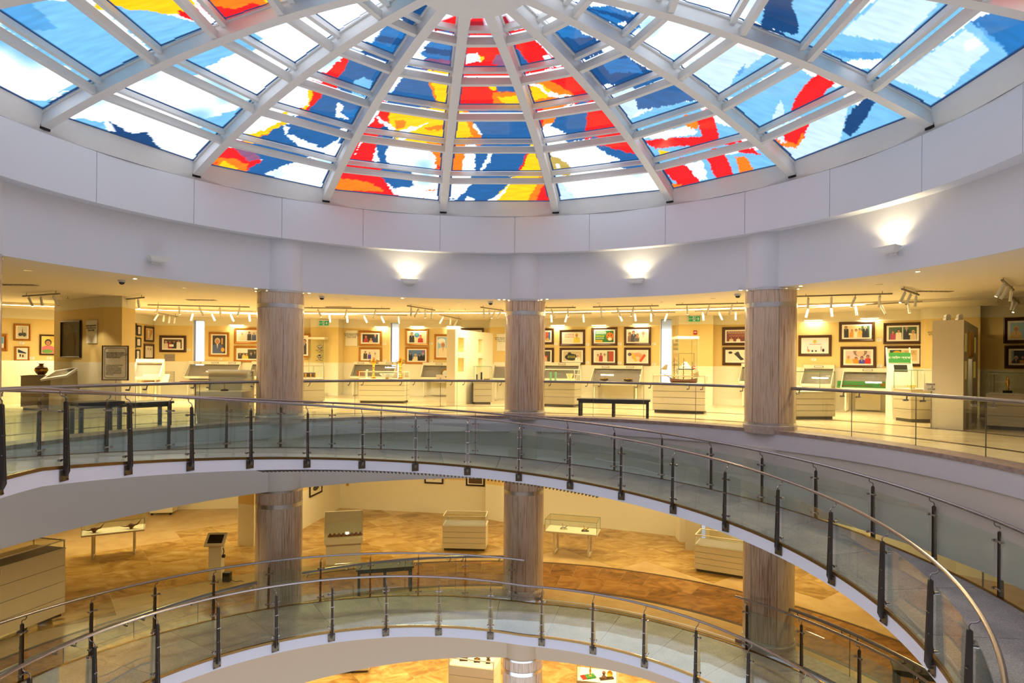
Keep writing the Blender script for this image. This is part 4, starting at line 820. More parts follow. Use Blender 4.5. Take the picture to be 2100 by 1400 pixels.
def wall_vitrine(label, x0, x1, ylip, sg, D=.7, holders=2, off=.0, lv='upper', cab=True, lining='liner', grp='slanted wall vitrines'):
    s0_ = SEG[sg] if isinstance(sg, str) else sg; s = offs(s0_, D+off); zf = FL[lv]
    A = onseg(x0, ylip, s); B = onseg(x1, ylip, s); w = hypot(B.x-A.x, B.y-A.y); r = atan2(s[1][1]-s[0][1], s[1][0]-s[0][0]); zl_ = A.z-zf
    t = thing('wall_vitrine', label, 'showcase', (A.x, A.y, zf), r, grp)
    b0, b1 = zl_-.13, zl_; H = zl_+.62
    m = MB(); m.box(0, w, 0, D-.02, b0, b0+.04); m.box(0, w, 0, .03, b0, b1); m.build('tray', M['case'], t)
    for x in (0, w-.03):
        m = MB(); m.extr([(0, b1), (D-.02, b1-.0), (D-.02, H), (D-.18, H-.12)], x, x+.03); m.build('side_panel', M['case'], t)
        m = MB(); m.box(x, x+.03, 0, D-.02, b0, b1); m.build('side_rail', M['case'], t)
    m = MB(); m.extr([(.03, b0+.05), (.3, b0+.05), (D-.08, H-.18), (D-.04, H-.18), (D-.04, b0+.04), (.03, b0+.04)], .03, w-.03); m.build('lining', M[lining], t)
    m = MB(); m.box(0, w, D-.18, D-.02, H-.13, H); m.build('header', M['case'], t)
    m = MB(); m.extr([(.01, b1), (.016, b1+.004), (D-.18, H-.12), (D-.186, H-.125)], .03, w-.03); m.build('glass_cover', M['cglass'], t)
    for i in range(holders):
        u = w*(i+.5)/holders; m = MB(); m.box(u-.14, u+.14, D-.195, D-.18, H-.09, H-.03); h_ = m.build('label_holder', M['darkframe'], t)
        m = MB(); m.box(u-.125, u+.125, D-.198, D-.194, H-.078, H-.042); m.build('paper_label', M['mount'], h_)
    for x in (.12, w-.17):
        for y in (.08, D-.14): m = MB(); m.box(x, x+.05, y, y+.05, .002, b0); m.build('leg', M['case'], t)
        m = MB(); m.box(x, x+.05, .08, D-.09, .002, .04); m.build('foot_rail', M['case'], t)
    if cab: m = MB(); m.box(.35, w-.35, D-.1, D-.02, .05, b0-.02); m.build('back_panel', M['case'], t)
    t['top'] = zf+b0+.06; t['w'] = w; t['h'] = zl_; return t
UP = 'upper'
# left group
t = drawer_case('low taupe drawer cabinet holding a round vase', 42, 840, 122, 838, 770, 770, .45, UP, 'taupe', 3, deck='taupe')
vase = onshow(t, .48)
o = thing('vase', 'round brown patterned vase on the low taupe cabinet', 'vase', vase)
m = MB(); m.lathe([(.07, 0), (.09, .01), (.14, .07), (.17, .15), (.15, .22), (.07, .28), (.05, .31), (.08, .345), (.06, .345)], n=20); m.build('body', M['wood'], o, True)
m = MB(); m.lathe([(.171, .12), (.175, .15), (.171, .18)], n=20); m.build('gilt_band', M['gold'], o, True)
m = MB(); m.box(-.2, .2, -.1, .1, -.0, .012); tag(m.build('placard', M['white'], None, loc=vase+Vector((.05, -.26, 0))), 'white card lying in front of the round vase', 'label')
wp = at(14, 790, -.18)
wl = MB(); wl.box(-.9, 1.0, 0, .12, 0, 1.42); tag(wl.build('low_wall_panel', M['case'], None, loc=(-15.6, 11.6, -.18), rotz=.5), 'low white partition panel below the monument photos', 'panel')
# kiosk with a tilted screen
def kiosk(px, yb, lv, label, tilt=True):
    A = at(px, yb, FL[lv]); t = thing('info_kiosk', label, 'kiosk', A, 0); return t, A
t, A = kiosk(117, 842, UP, 'white pedestal kiosk with a tilted black screen beside the block wall')
k = 1
m = MB(); m.extr([(-.1, .002), (.16, .002), (.1, .5), (.14, .93), (-.02, .93), (-.08, .5)], -.17, .17); m.build('pedestal', M['case'], t)
m = MB(); m.box(-.25, .25, -.2, .24, 0, .002); m.build('foot_plate', M['case'], t)
Mx = Matrix.Translation((.08, .02, 1.06))@Matrix.Rotation(rad(24), 4, 'X')@Matrix.Rotation(rad(-10), 4, 'Y')
m = MB(); m.box(-.40, .40, -.30, .30, -.03, .03, Mx); b_ = m.build('console', M['white'], t)
m = MB(); m.box(-.30, .32, -.20, .22, .031, .035, Mx); m.build('screen', M['screen'], b_)
# small slanted sign on a thin post, text board
def post_sign(px, yb, pyc, wpx, hpx, label, words=None, size=.05, lv=UP, rot=0, board='mount', tilt=0, ytop=None):
    A = at(px, yb, FL[lv]); d = A.y-CAM.y; zc = (CAM+ray(px, pyc)*d).z-A.z; w = wpx/F*d; h = hpx/F*d
    t = thing('sign_stand', label, 'sign', A, rot)
    m = MB(); m.tube([(0, 0, .002), (0, 0, zc-h*.4)], .012, 8); m.build('post', M['steel'], t)
    m = MB(); m.lathe([(.15, .0), (.15, .012), (.02, .02)], n=20); m.build('foot', M['steel'], t)
    Mx = Matrix.Translation((0, -.02, zc))@Matrix.Rotation(tilt, 4, 'X')
    m = MB(); m.box(-w/2, w/2, -.012, .012, -h/2, h/2, Mx); m.build('board', M[board], t)
    if words: text(words, size, (0, -.036, zc), t, M['ink'])
    return t, w, h, zc
post_sign(194, 838, 776, 13, 15, 'small slanted caption on a thin post left of the text board', tilt=rad(-35), rot=rad(25))
t, w, h, zc = post_sign(237, 850, 744, 54, 71, 'large cream text board with brown border on a stand', None)
m = MB()
for (a, b, c, d) in ((-w/2, w/2, h/2-.02, h/2), (-w/2, w/2, -h/2, -h/2+.02), (-w/2, -w/2+.02, -h/2, h/2), (w/2-.02, w/2, -h/2, h/2)): m.box(a, b, -.045, -.01, zc+c, zc+d)
m.build('board_frame', M['darkframe'], t)
m = MB()
q = w/2-.07; g = h/2-.07; c_ = .04
loop = [(-q+c_, g), (q-c_, g), (q, g-c_), (q, -g+c_), (q-c_, -g), (-q+c_, -g), (-q, -g+c_), (-q, g-c_), (-q+c_, g)]
for a, b in zip(loop[:-1], loop[1:]): m.bar((a[0], -.035, zc+a[1]), (b[0], -.035, zc+b[1]), .004, .008)
m.build('border_line', M['darkframe'], t)
text('মাননীয় প্রধানমন্ত্রী শেখ হাসিনাকে\nবিশ্বের বিভিন্ন রাষ্ট্র, প্রতিষ্ঠান ও সংস্থা\nকর্তৃক প্রদত্ত সম্মাননা, উপহারসামগ্রী ও\nস্মারক জাতীয় জাদুঘরের নবম\nগ্যালারিতে প্রদর্শিত হচ্ছে', .034, (-q+.035, -.036, zc+h*.22), t, M['ink'], align='LEFT')
text('The Honourable Prime Minister\nSheikh Hasina received\nawards, gifts and mementoes\nfrom the different countries,\ninstitutions and organizations\nof world are displayed in the\ngallery of the Nine Dynasties\nin the country.', .036, (-q+.035, -.036, zc-h*.2), t, M['ink'], align='LEFT')
# slanted case with a tilted framed picture
t = wall_vitrine('slanted white showcase holding a tilted framed picture', 268, 327, 772, ((-14.5, 13.2), (-10, 14.6)), .8, 0, cab=True)
o = thing('framed_drawing', 'tilted framed drawing lying in the slanted showcase', 'picture', t.location+Vector((.62, .42, .78)), rad(18))
Mx = Matrix.Rotation(rad(-50), 4, 'X')
m = MB(); m.box(-.42, .42, -.015, .015, -.27, .27, Mx); m.build('frame', M['cream'], o)
m = MB(); m.box(-.34, .34, -.02, -.015, -.2, .2, Mx); m.build('print', mat('pink_print', (214, 170, 150), .6, noise_amt=.4, nscale=8), o)
def grille(x0, y0, x1, y1, sg, n, label):
    s = offs(SEG[sg], .01); A = onseg(x0, y1, s); B = onseg(x1, y0, s); w = hypot(B.x-A.x, B.y-A.y); h = B.z-A.z; r = atan2(s[1][1]-s[0][1], s[1][0]-s[0][0])
    t = thing('wall_vent', label, 'vent', A, r)
    m = MB(); m.box(0, w, -.01, 0, 0, h); m.build('backing', M['taupe'], t)
    for i in range(n): m = MB(); m.box(.02, w-.02, -.04, -.008, h*(i+.15)/n, h*(i+.75)/n); m.build('slat', M['case'], t)
grille(330, 761, 358, 784, 's3', 7, 'slatted air vent low on the back wall')
o = onseg(337, 732, offs(SEG['s3'], .02))
m = MB(); [m.box(0, .42, -.01, 0, .15*i, .15*i+.13) for i in range(2)]; tag(m.build('caption_plate', M['liner'], None, loc=(o.x, o.y, o.z-.16), rotz=.1), 'grey ribbed caption plate under the four-person photo', 'label')
t = wall_vitrine('slanted grey-lined vitrine under the first slit window', 376, 484, 771, 's3', .75, 3)
# rounded glass case
A, w, r = base(400, 868, 496, 868, -.18)
t = thing('curved_showcase', 'taupe showcase with a curved glass hood, left of the left column', 'showcase', A, r)
pr = [(0.12, .002), (.85, .002), (.85, .75), (0, .75), (-.04, .6)]
m = MB(); m.extr(pr, 0, w); m.build('cabinet', M['taupe'], t)
arc = [(.0+.75*(1-cos(u)), .75+.48*sin(u)) for u in [i*pi/2/8 for i in range(9)]]
m = MB(); m.extr(arc+[(y+.006, z-.01) for y, z in arc[::-1]], 0, w); m.build('glass_hood', M['cglass'], t, True)
for x in (0, w-.02): m = MB(); m.extr(arc+[(.75, .75)], x, x+.008); m.build('glass_side', M['cglass'], t)
m = MB(); m.box(0, w, .76, .85, .75, 1.23); m.build('back_board', M['taupe'], t); m = MB(); m.box(0, w, .70, .85, 1.22, 1.26); m.build('top_rail', M['case'], t)
o = thing('brass_instrument', 'small brass lamp arm on a black base in the curved showcase', 'ornament', A+Vector((cos(r)*w*.45, .45, .751)))
m = MB(); m.lathe([(.09, 0), (.09, .03), (.02, .05)], n=14); m.build('stand', M['black'], o, True)
m = MB(); m.tube([(0, 0, .05), (0, 0, .16), (.02, 0, .22), (.1, 0, .22)], .008, 6); m.build('arm', M['gold'], o, True)
m = MB(); m.lathe([(.02, .22), (.05, .2), (.06, .19)], (-.03, 0, 0), 12); m.build('shade', M['gold'], o, True)
# tilted tray sign at the rail
A = at(400, 874, -.18)
t = thing('tray_sign', 'slim red and white tray sign on a thin post by the left column', 'sign', A, rad(12))
zc = (CAM+ray(400, 785)*(A.y-CAM.y)).z-A.z
m = MB(); m.tube([(0, 0, .002), (0, 0, zc)], .014, 8); m.build('post', M['steel'], t); m = MB(); m.lathe([(.16, 0), (.16, .014), (.02, .02)], n=16); m.build('foot', M['steel'], t)
m = MB(); m.prism([(-.32, -.1), (.26, -.12), (.34, .12), (-.22, .16)], zc, zc+.03); m.build('tray', M['white'], t); m = MB(); m.prism([(-.3, -.09), (.25, -.11), (.32, .11), (-.21, .15)], zc+.03, zc+.045); m.build('red_insert', M['red'], t)
m = MB(); m.box(-.1, .3, -.1, .12, zc+.08, zc+.1); m.build('cover_plate', M['darksteel'], t)
wall_vitrine('slanted vitrine half hidden behind the left column', 508, 560, 771, 's3', .7, 1)
wall_vitrine('slanted vitrine just behind the left column edge', 560, 590, 771, 's3', .7, 0)
# tall glass cabinet
def tall_case(x0, x1, yb, ytop, d, label, items, nsh=3, lv=UP):
    A, w, r = base(x0, yb, x1, yb, FL[lv]); H = zat(x0, ytop, A)-FL[lv]
    t = thing('tall_showcase', label, 'showcase', A, 0)
    m = MB(); m.box(0, w, 0, d, .002, .12); m.build('base', M['case'], t); m = MB(); m.box(-.04, w+.04, -.04, d+.04, H-.09, H); m.build('top_cap', M['case'], t)
    for (a, b, c, e) in ((0, w, 0, .008), (0, w, d-.008, d), (0, .008, 0, d), (w-.008, w, 0, d)): m = MB(); m.box(a, b, c, e, .12, H-.09); m.build('glass_pane', M['cglass'], t)
    m = MB()
    for x in (0, w):
        m.box(x-.005, x+.005, -.005, .005, .12, H-.09); m.box(x-.005, x+.005, d-.005, d+.005, .12, H-.09)
    m.build('glass_edge', M['edge'], t)
    zs = [H*.42, H*.60, H*.77][:nsh]
    for z in zs: m = MB(); m.box(.01, w-.01, .01, d-.01, z, z+.008); m.build('glass_shelf', M['cglass'], t)
    return t, w, zs
t, w, zs = tall_case(633, 664, 812, 691, .8, 'tall glass cabinet with silver pieces behind the left column', None)
for i, z in enumerate(zs[1:]):
    o = thing('silver_trophy', 'ornate silver piece on the %s shelf of the tall glass cabinet' % ('lower', 'upper')[i], 'ornament', t.location+Vector((w*.55, .35, z+.009)))
    m = MB(); m.lathe([(.09, 0), (.09, .02), (.03, .05), (.05, .09), (.12, .15), (.12, .2), (.04, .26), (.03, .31), (.015, .38), (.001, .40)], n=16); m.build('body', M['silver'], o, True)
    m = MB(); m.box(-.14, .14, -.08, .08, 0, .02); m.build('base', M['black'], o)
t = drawer_case('taupe showcase with a small ornate chest, right of the left column', 600, 829, 666, 826, 777, 750, .8, UP, 'taupe', 2, 'taupe', .018)
o = thing('ornate_chest', 'small brass-bound chest with a purple top in a glass case', 'chest', onshow(t, .62), t.rotation_euler.z)
m = MB(); m.box(-.2, .2, -.12, .12, .05, .17); m.build('body', M['darkframe'], o); m = MB(); m.box(-.19, .19, -.11, .11, .17, .2); m.build('lid_cushion', mat('purple_cloth', (86, 58, 120), .8), o)
m = MB(); [m.box(x-.02, x+.02, -.13, .13, .03, .175) for x in (-.18, 0, .18)]; m.build('brass_strap', M['gold'], o); m = MB(); m.box(-.15, .15, -.1, .1, 0, .05); m.build('stand', M['white'], o)
t = wall_vitrine('slanted grey-lined vitrine with a golden plaque under the stacked pictures', 716, 806, 771, 's5', .75, 3)
o = thing('plaque', 'red and gold plaque leaning in the slanted vitrine', 'ornament', onshow(t, .2, .35)+Vector((0, 0, .06)), 0)
m = MB(); m.box(-.16, .16, 0, .02, 0, .26); m.build('border', M['gold'], o); m = MB(); m.box(-.12, .12, -.01, 0, .04, .22); m.build('field', M['red'], o)
t = drawer_case('wide cream showcase with golden candlesticks and a fluted bowl', 735, 826, 829, 827, 777, 762, .9, UP)
def candlestick(p, label):
    o = thing('candlestick', label, 'ornament', p, 0, 'golden candlesticks')
    m = MB(); m.lathe([(.09, 0), (.09, .03), (.04, .06), (.06, .12), (.03, .18), (.05, .26), (.025, .32), (.055, .4), (.03, .46), (.09, .55), (.11, .62), (.1, .66), (.03, .69), (.05, .74), (.05, .76)], n=16); m.build('stem', M['gold'], o, True)
    for s in (-1, 1): m = MB(); m.tube([(s*.08, 0, .55), (s*.15, 0, .58), (s*.16, 0, .66), (s*.1, 0, .69)], .01, 6); m.build('handle', M['darkframe'], o, True)
    m = MB(); [m.lathe([(r_+.004, z), (r_+.012, z+.015), (r_+.004, z+.03)], n=16) for r_, z in ((.05, .11), (.04, .25), (.045, .39))]; m.build('dark_band', M['darkframe'], o, True)
candlestick(onshow(t, .27, .35), 'golden candlestick at the left of the wide cream showcase'); candlestick(onshow(t, .86, .35), 'golden candlestick at the right of the wide cream showcase')
o = thing('fluted_bowl', 'white fluted bowl on a gold foot between two candlesticks', 'bowl', onshow(t, .58, .3))
m = MB(); m.lathe([(.07, 0), (.07, .03), (.03, .05)], n=14); m.build('foot', M['gold'], o, True)
m = MB(); vs = []; fs = []; n = 48
for j, (r_, z) in enumerate(((.05, .05), (.16, .08), (.25, .15), (.27, .19), (.24, .17), (.1, .09))): vs += [((r_*(1+.06*cos(12*2*pi*i/n)*(j > 0)))*cos(2*pi*i/n), (r_*(1+.06*cos(12*2*pi*i/n)*(j > 0)))*sin(2*pi*i/n), z) for i in range(n)]
for j in range(5): fs += [(j*n+i, j*n+(i+1) % n, (j+1)*n+(i+1) % n, (j+1)*n+i) for i in range(n)]
m.add(vs, fs); m.build('bowl', M['white'], o, True)
o = thing('brass_lamp', 'short brass pillar lamp at the left end of the wide showcase', 'lamp', onshow(t, .12, .4)); m = MB(); m.lathe([(.05, 0), (.05, .02), (.02, .04), (.02, .28), (.04, .3), (.04, .33)], n=12); m.build('stem', M['white'], o, True)
t = wall_vitrine('slanted vitrine with a golden dish, left of the niche partition', 861, 930, 773, 's5', .7, 1)
o = thing('golden_dish', 'round golden dish standing on edge in a vitrine', 'dish', onshow(t, .72, .4)+Vector((0, -.1, .08)), 0); m = MB(); m.tube([(0, -.02, .15), (0, 0, .15)], .2, 24); m.build('rim', M['gold'], o, True); m = MB(); m.tube([(0, -.03, .15), (0, -.02, .15)], .13, 24); m.build('centre', M['white'], o, True)
post_sign(903, 833, 776, 18, 16, 'small white sign on a thin post before the niche partition', '&', .07)
# niche partitions
def partition(A, B, h, th, label, niches, side=-1, extra=False):
    L = hypot(B[0]-A[0], B[1]-A[1]); r = atan2(B[1]-A[1], B[0]-A[0])
    t = thing('niche_partition', label, 'partition', (A[0], A[1], -.18), r)
    y0, y1 = (0, th) if side < 0 else (-th, 0); xs = sorted(set(u for n in niches for u in (n[0], n[1])))
    m = MB(); cur = 0; cols = sorted(set((n[0], n[1]) for n in niches))
    fr, bk = (0, th) if side < 0 else (-th, 0)
    for (a, b) in cols:
        m.box(cur, a, y0, y1, 0, h); cur = b; zc = 0
        for (z0_, z1_) in sorted((n[2], n[3]) for n in niches if n[0] == a): m.box(a, b, y0, y1, zc, z0_); zc = z1_
        m.box(a, b, y0, y1, zc, h)
    m.box(cur, L, y0, y1, 0, h); m.build('panel', M['case'], t)
    for (a, b, z0_, z1_) in niches:
        yb = th*.75 if side < 0 else -th*.25
        m = MB(); m.box(a, b, yb-.01 if side < 0 else -th*.75, yb if side < 0 else -th*.74, z0_, z1_); n_ = m.build('niche_back', M['niche'], t)
        m = MB(); [m.box(a, b, min(fr, yb)+.03, max(fr, yb)-.03, z, z+.008) for z in (z0_+(z1_-z0_)*.33, z0_+(z1_-z0_)*.66)]; m.build('niche_shelf', M['cglass'], n_)
        m = MB(); m.lathe([(.05, 0), (.05, .02), (.02, .05), (.04, .12), (.01, .2)], ((a+b)/2, (y0+y1)/2, z0_+.01), 10); m.build('niche_ornament', M['gold'], n_, True)
    return t
pA, pB = (-1.44, 12.45), (-.28, 15.4); L = hypot(pB[0]-pA[0], pB[1]-pA[1]); hh = 2.72
def ux(px): p = onseg(px, 750, (pA, pB)); return hypot(p.x-pA[0], p.y-pA[1])
def uz(px, py): return onseg(px, py, (pA, pB)).z+.18
n1 = [(ux(939), ux(951.5), uz(945, 721.5), uz(945, 692)), (ux(980.5), ux(989.5), uz(985, 722.5), uz(985, 696)), (ux(939), ux(951.5), uz(945, 762), uz(945, 733.5)), (ux(980.5), ux(989.5), uz(985, 762), uz(985, 734))]
z_a, z_b, z_c, z_d = n1[0][2], n1[0][3], n1[2][2], n1[2][3]
n1 = [(n1[0][0], n1[0][1], z_a, z_b), (n1[1][0], n1[1][1], z_a, z_b), (n1[2][0], n1[2][1], z_c, z_d), (n1[3][0], n1[3][1], z_c, z_d)]
hP = uz(932, 674.5)
partition(pA, pB, hP, .33, 'white partition with four lit niches left of the central column', n1, side=-1)
qA, qB = (11.5, 5.75), (14.15, 9.3)
qA = tuple(at(1975, 882, -.18)[:2]); qB = (qA[0]+2.75, qA[1]+3.3)
def vx(px): p = onseg(px, 750, (qA, qB)); return hypot(p.x-qA[0], p.y-qA[1])
def vz(px, py): return onseg(px, py, (qA, qB)).z+.18
hQ = vz(1975, 654)
zz = (vz(1979, 720), vz(1979, 682), vz(1979, 778), vz(1979, 740))
n2 = [(vx(1976.5), vx(1981), zz[0], zz[1]), (vx(1996), vx(2001), zz[0], zz[1]), (vx(1976.5), vx(1981), zz[2], zz[3]), (vx(1996), vx(2001), zz[2], zz[3])]
n2 = [(max(.25, a), max(.25, a)+max(.12, b-a), c, d) for a, b, c, d in n2]
qr = atan2(qB[1]-qA[1], qB[0]-qA[0])
t = partition(qA, qB, hQ, .62, 'white partition with narrow lit niches at the right of the photo', n2, side=-1)
u = vx(1985.5); m = MB(); m.box(u, vx(1993), -.05, 0, vz(1989, 730), vz(1989, 683)); m.box(u-.03, vx(1993)+.03, -.02, 0, vz(1989, 730)-.03, vz(1989, 683)+.03); o = m.build('plaque_board', M['gold'], t)
for px, lb in ((1942, 'left'), (1967, 'right')):
    p = at(px, 0, 0); A = Vector((qA[0]-.3+(.25 if lb == 'left' else .55), qA[1]+.45, -.18+hQ))
    p = atd(px, 648, A.y-CAM.y); o = thing('beacon_light', '%s small white emergency lamp on top of the right partition' % lb, 'lamp', (p.x, A.y, -.18+hQ+.001))
    m = MB(); m.box(-.06, .06, -.05, .05, 0, .06); m.build('base', M['white'], o); m = MB(); m.tube([(0, -.06, .1), (0, .02, .1)], .06, 12); m.build('lamp_head', M['white'], o, True)
t = drawer_case('taupe showcase with a low glass box, in front of the niche partition', 971, 829, 1009, 829, 783, 751, .9, UP, 'taupe', 3, 'edge', .006)
for i, (u, hgt, mt) in enumerate(((.2, .22, 'silver'), (.45, .3, 'black'), (.75, .07, 'gold'))):
    o = thing('award', ['short silver award', 'narrow black award', 'low golden award'][i]+' in the glass box by the niche partition', 'ornament', onshow(t, u, .35)); m = MB(); m.box(-.06, .06, -.05, .05, 0, .03); m.build('base', M['black'], o); m = MB(); m.box(-.03-.08*(i == 2), .03+.08*(i == 2), -.02, .02, .03, .03+hgt); m.build('plate', M[mt], o)
t = wall_vitrine('slanted vitrine at the left side of the central column', 1008, 1045, 775, ((-.9, 16.2), (1.77, 15.8)), .7, 0)
t = drawer_case('taupe showcase with green vases, right of the central column', 1094, 832, 1178, 835, 780, 757, .8, UP, 'taupe', 3, 'case', .01)
for i, u in enumerate((.35, .47)):
    o = thing('green_vase', '%s slender pale green vase in the case right of the central column' % ('left', 'right')[i], 'vase', onshow(t, u, .3), 0, 'green vases'); m = MB(); m.lathe([(.05, 0), (.03, .04), (.035, .1), (.045, .25), (.03, .3)], n=12); m.build('body', M['jade'], o, True); m = MB(); m.lathe([(.03, .3), (.04, .33), (.001, .36)], n=12); m.build('cap', M['wood'], o, True)
o = thing('golden_basket', 'cream and gold handled cup beside the green vases', 'cup', onshow(t, .82, .3)); m = MB(); m.lathe([(.1, 0), (.06, .04), (.08, .12), (.13, .24), (.12, .24)], n=16); m.build('cup', M['cream'], o, True); m = MB(); m.tube([(.1, 0, .2), (.19, 0, .2), (.17, 0, .1), (.08, 0, .08)], .012, 6); m.build('handle', M['gold'], o, True)
wall_vitrine('slanted vitrine behind the green vases', 1108, 1182, 775, 's8', .7, 1)
t = wall_vitrine('slanted grey-lined vitrine with two brass lotus bowls', 1209, 1312, 782, 's8', .8, 2)
for i, u in enumerate((.26, .74)):
    o = thing('lotus_bowl', '%s brass lotus bowl in the slanted vitrine' % ('left', 'right')[i], 'bowl', onshow(t, u, .3)+Vector((0, 0, .05)), 0, 'brass lotus bowls')
    m = MB(); m.lathe([(.06, 0), (.06, .02), (.03, .04), (.14, .08), (.17, .11)], n=16); m.build('bowl', M['darkframe'], o, True); m = MB(); [m.ball((x, 0, .13), .035, 8) for x in (-.12, -.04, .04, .12)]; m.build('bud', M['gold'], o, True)
# bench
def bench(x0, y0, x1, y1, ytop, lv, label, d=.42, legs=3):
    A, w, r = base(x0, y0, x1, y1, FL[lv]); H = zat(x0, ytop, A)-FL[lv]
    t = thing('bench', label, 'bench', A, r, 'black benches')
    m = MB(); m.box(-.04, w+.04, -.03, d+.03, H-.05, H); m.build('seat', M['black'], t)
    m = MB(); m.box(0, w, 0, .03, H-.12, H-.05); m.box(0, w, d-.03, d, H-.12, H-.05); m.build('apron', M['black'], t)
    for i in range(legs):
        x = i*(w-.07)/(legs-1)
        for y in (0, d-.06): m = MB(); m.box(x, x+.07, y, y+.06, .002, H-.05); m.build('leg', M['black'], t)
    return t
bench(1186, 854, 1330, 858, 817, UP, 'long black bench in front of the lotus-bowl vitrine')
bench(163, 893, 250, 886, 826, UP, 'long black bench behind the ramp glass at the left', .5, 2)
bench(262, 880, 352, 873, 826, UP, 'second black bench behind the ramp glass, nearer the left column', .5, 2)
# ship
t = drawer_case('wide cream showcase carrying a model sailing ship', 1338, 845, 1446, 849, 786, 770, .95, UP, 'case', 4, 'case', .012)
p = onshow(t, .56, .4); o = thing('model_ship', 'brown three-masted model ship on the wide showcase', 'model ship', p, t.rotation_euler.z)
hull = MB(); vs = []; fs = []
st = [(-.42, .02, .19), (-.36, .09, .15), (-.2, .12, .13), (0, .13, .12), (.2, .125, .13), (.34, .11, .15), (.42, .08, .17)]
for x, hw, dk in st: vs += [(x, -hw, dk), (x*.97, -hw*.9, .08), (x*.92, -hw*.3, .015), (x*.92, hw*.3, .015), (x*.97, hw*.9, .08), (x, hw, dk)]
for i in range(len(st)-1): fs += [(i*6+k, i*6+(k+1) % 6, (i+1)*6+(k+1) % 6, (i+1)*6+k) for k in range(6)]
fs += [(0, 1, 2, 3, 4, 5), tuple(36+k for k in (5, 4, 3, 2, 1, 0))]
hull.add(vs, fs); hull.build('hull', M['wood'], o, True)
m = MB(); m.tube([(-.4, 0, .17), (-.72, 0, .33)], [.012, .005], 6); m.build('bowsprit', M['darkframe'], o)
for x, hz in ((-.28, .78), (0, .78), (.26, .68)):
    m = MB(); m.tube([(x, 0, .12), (x, 0, hz)], [.013, .006], 6); ms = m.build('mast', M['darkframe'], o)
    m = MB(); [m.tube([(x-.025-.01*(q % 2), .02*q, .18+q*.1), (x+.03, -.02, .2+q*.1)], .016, 6) for q in range(int((hz-.2)/.1))]; m.build('furled_sail', M['gold'], ms)
m = MB(); m.add([(-.7, 0, .42), (-.5, 0, .4), (-.48, 0, .58), (-.56, .01, .57)], [(0, 1, 2, 3)]); m.build('jib_sail', M['cream'], o)
m = MB(); m.add([(.28, 0, .2), (.48, 0, .2), (.44, 0, .38), (.3, .01, .3)], [(0, 1, 2, 3)]); m.build('stern_sail', M['cream'], o)
m = MB(); [m.bar((a, 0, b), (c, 0, d), .004, .004) for a, b, c, d in ((-.7, .33, -.28, .7), (-.28, .75, 0, .5), (0, .75, .26, .45), (.26, .66, .44, .2))]; m.build('rigging', M['ink'], o)
t, w, zs = tall_case(1390, 1428, 838, 689, .7, 'tall glass cabinet with a white temple model, behind the ship', None, 2)
o = thing('temple_model', 'small white tiered temple model on a black stand', 'model', t.location+Vector((w*.5, .3, zs[1]-.15)))
m = MB(); m.box(-.26, .26, -.12, .12, 0, .03); m.build('stand', M['black'], o); m = MB(); [m.box(-.18+.04*i, .18-.04*i, -.1+.02*i, .1-.02*i, .03+.06*i, .09+.06*i) for i in range(4)]; m.build('tiers', M['white'], o)
m = MB(); [m.box(a, b, -.13, -.12, c, d) for a, b, c, d in ((-.26, -.25, .03, .55), (.25, .26, .03, .55), (-.26, .26, .54, .55))]; m.build('wire_frame', M['ink'], o)
wall_vitrine('slanted vitrine at the left side of the right column', 1514, 1560, 781, 's10', .7, 0)
# right group
t = drawer_case('taupe showcase with a tall glass box, right of the right column', 1626, 860, 1713, 860, 803, 762, .75, UP, 'taupe', 4, 'edge', .006)
o = thing('open_book', 'white open booklet lying under the glass right of the right column', 'book', onshow(t, .62, .35), .1); m = MB(); m.add([(-.2, -.13, .012), (0, -.13, .04), (.2, -.13, .012), (.2, .13, .012), (0, .13, .04), (-.2, .13, .012), (-.2, -.13, 0), (.2, -.13, 0), (.2, .13, 0), (-.2, .13, 0)], [(0, 1, 4, 5), (1, 2, 3, 4), (6, 9, 8, 7), (0, 6, 7, 2, 1), (3, 8, 9, 5, 4), (0, 5, 9, 6), (2, 7, 8, 3)]); m.build('pages', M['white'], o)
o = thing('shell_ornament', 'round pale shell ornament under the glass right of the right column', 'ornament', onshow(t, .3, .45)); m = MB(); m.lathe([(.1, 0), (.16, .04), (.13, .1), (.05, .14), (.001, .15)], n=16); m.build('shell', M['cream'], o, True)
t = wall_vitrine('wide slanted vitrine with a long green instrument case', 1723, 1829, 794, 's11', .85, 1, off=.05)
o = thing('instrument_case', 'long green open case with a wooden instrument', 'case', onshow(t, .42, .28)+Vector((0, 0, .05)), t.rotation_euler.z+.06)
m = MB(); m.box(-.72, .72, -.06, .1, 0, .06); m.box(-.72, .72, .1, .13, 0, .22); m.build('case_shell', M['signgreen'], o); m = MB(); m.box(-.66, -.1, -.04, .07, .06, .09); m.box(-.1, .3, -.02, .05, .06, .085); m.build('instrument', M['wood'], o); m = MB(); m.box(.5, .62, .085, .1, .07, .18); m.build('label_patch', M['gold'], o)
wall_vitrine('slanted vitrine seen through the tall glass box', 1640, 1705, 786, 's11', .85, 1, off=.05)
A = at(1871, 862, -.18)
t = thing('info_kiosk', 'tall white kiosk with a green header and black screen', 'kiosk', A+Vector((0, .5, 0)), rad(-12))
dd = A.y+.5-CAM.y; zK = lambda y: (CAM+ray(1875, y)*dd).z+.18
m = MB(); m.extr([(-.25, .002), (.3, .002), (.3, 1.0), (.18, zK(746)), (.12, zK(746)), (-.12, .95)], -.3, .3); m.build('pedestal', M['case'], t)
zz1 = zK(724)
m = MB(); m.extr([(-.075, .98), (.1, zK(748)), (.095, zK(748)), (-.085, .98)], -.17, .17); m.build('screen', M['screen'], t)
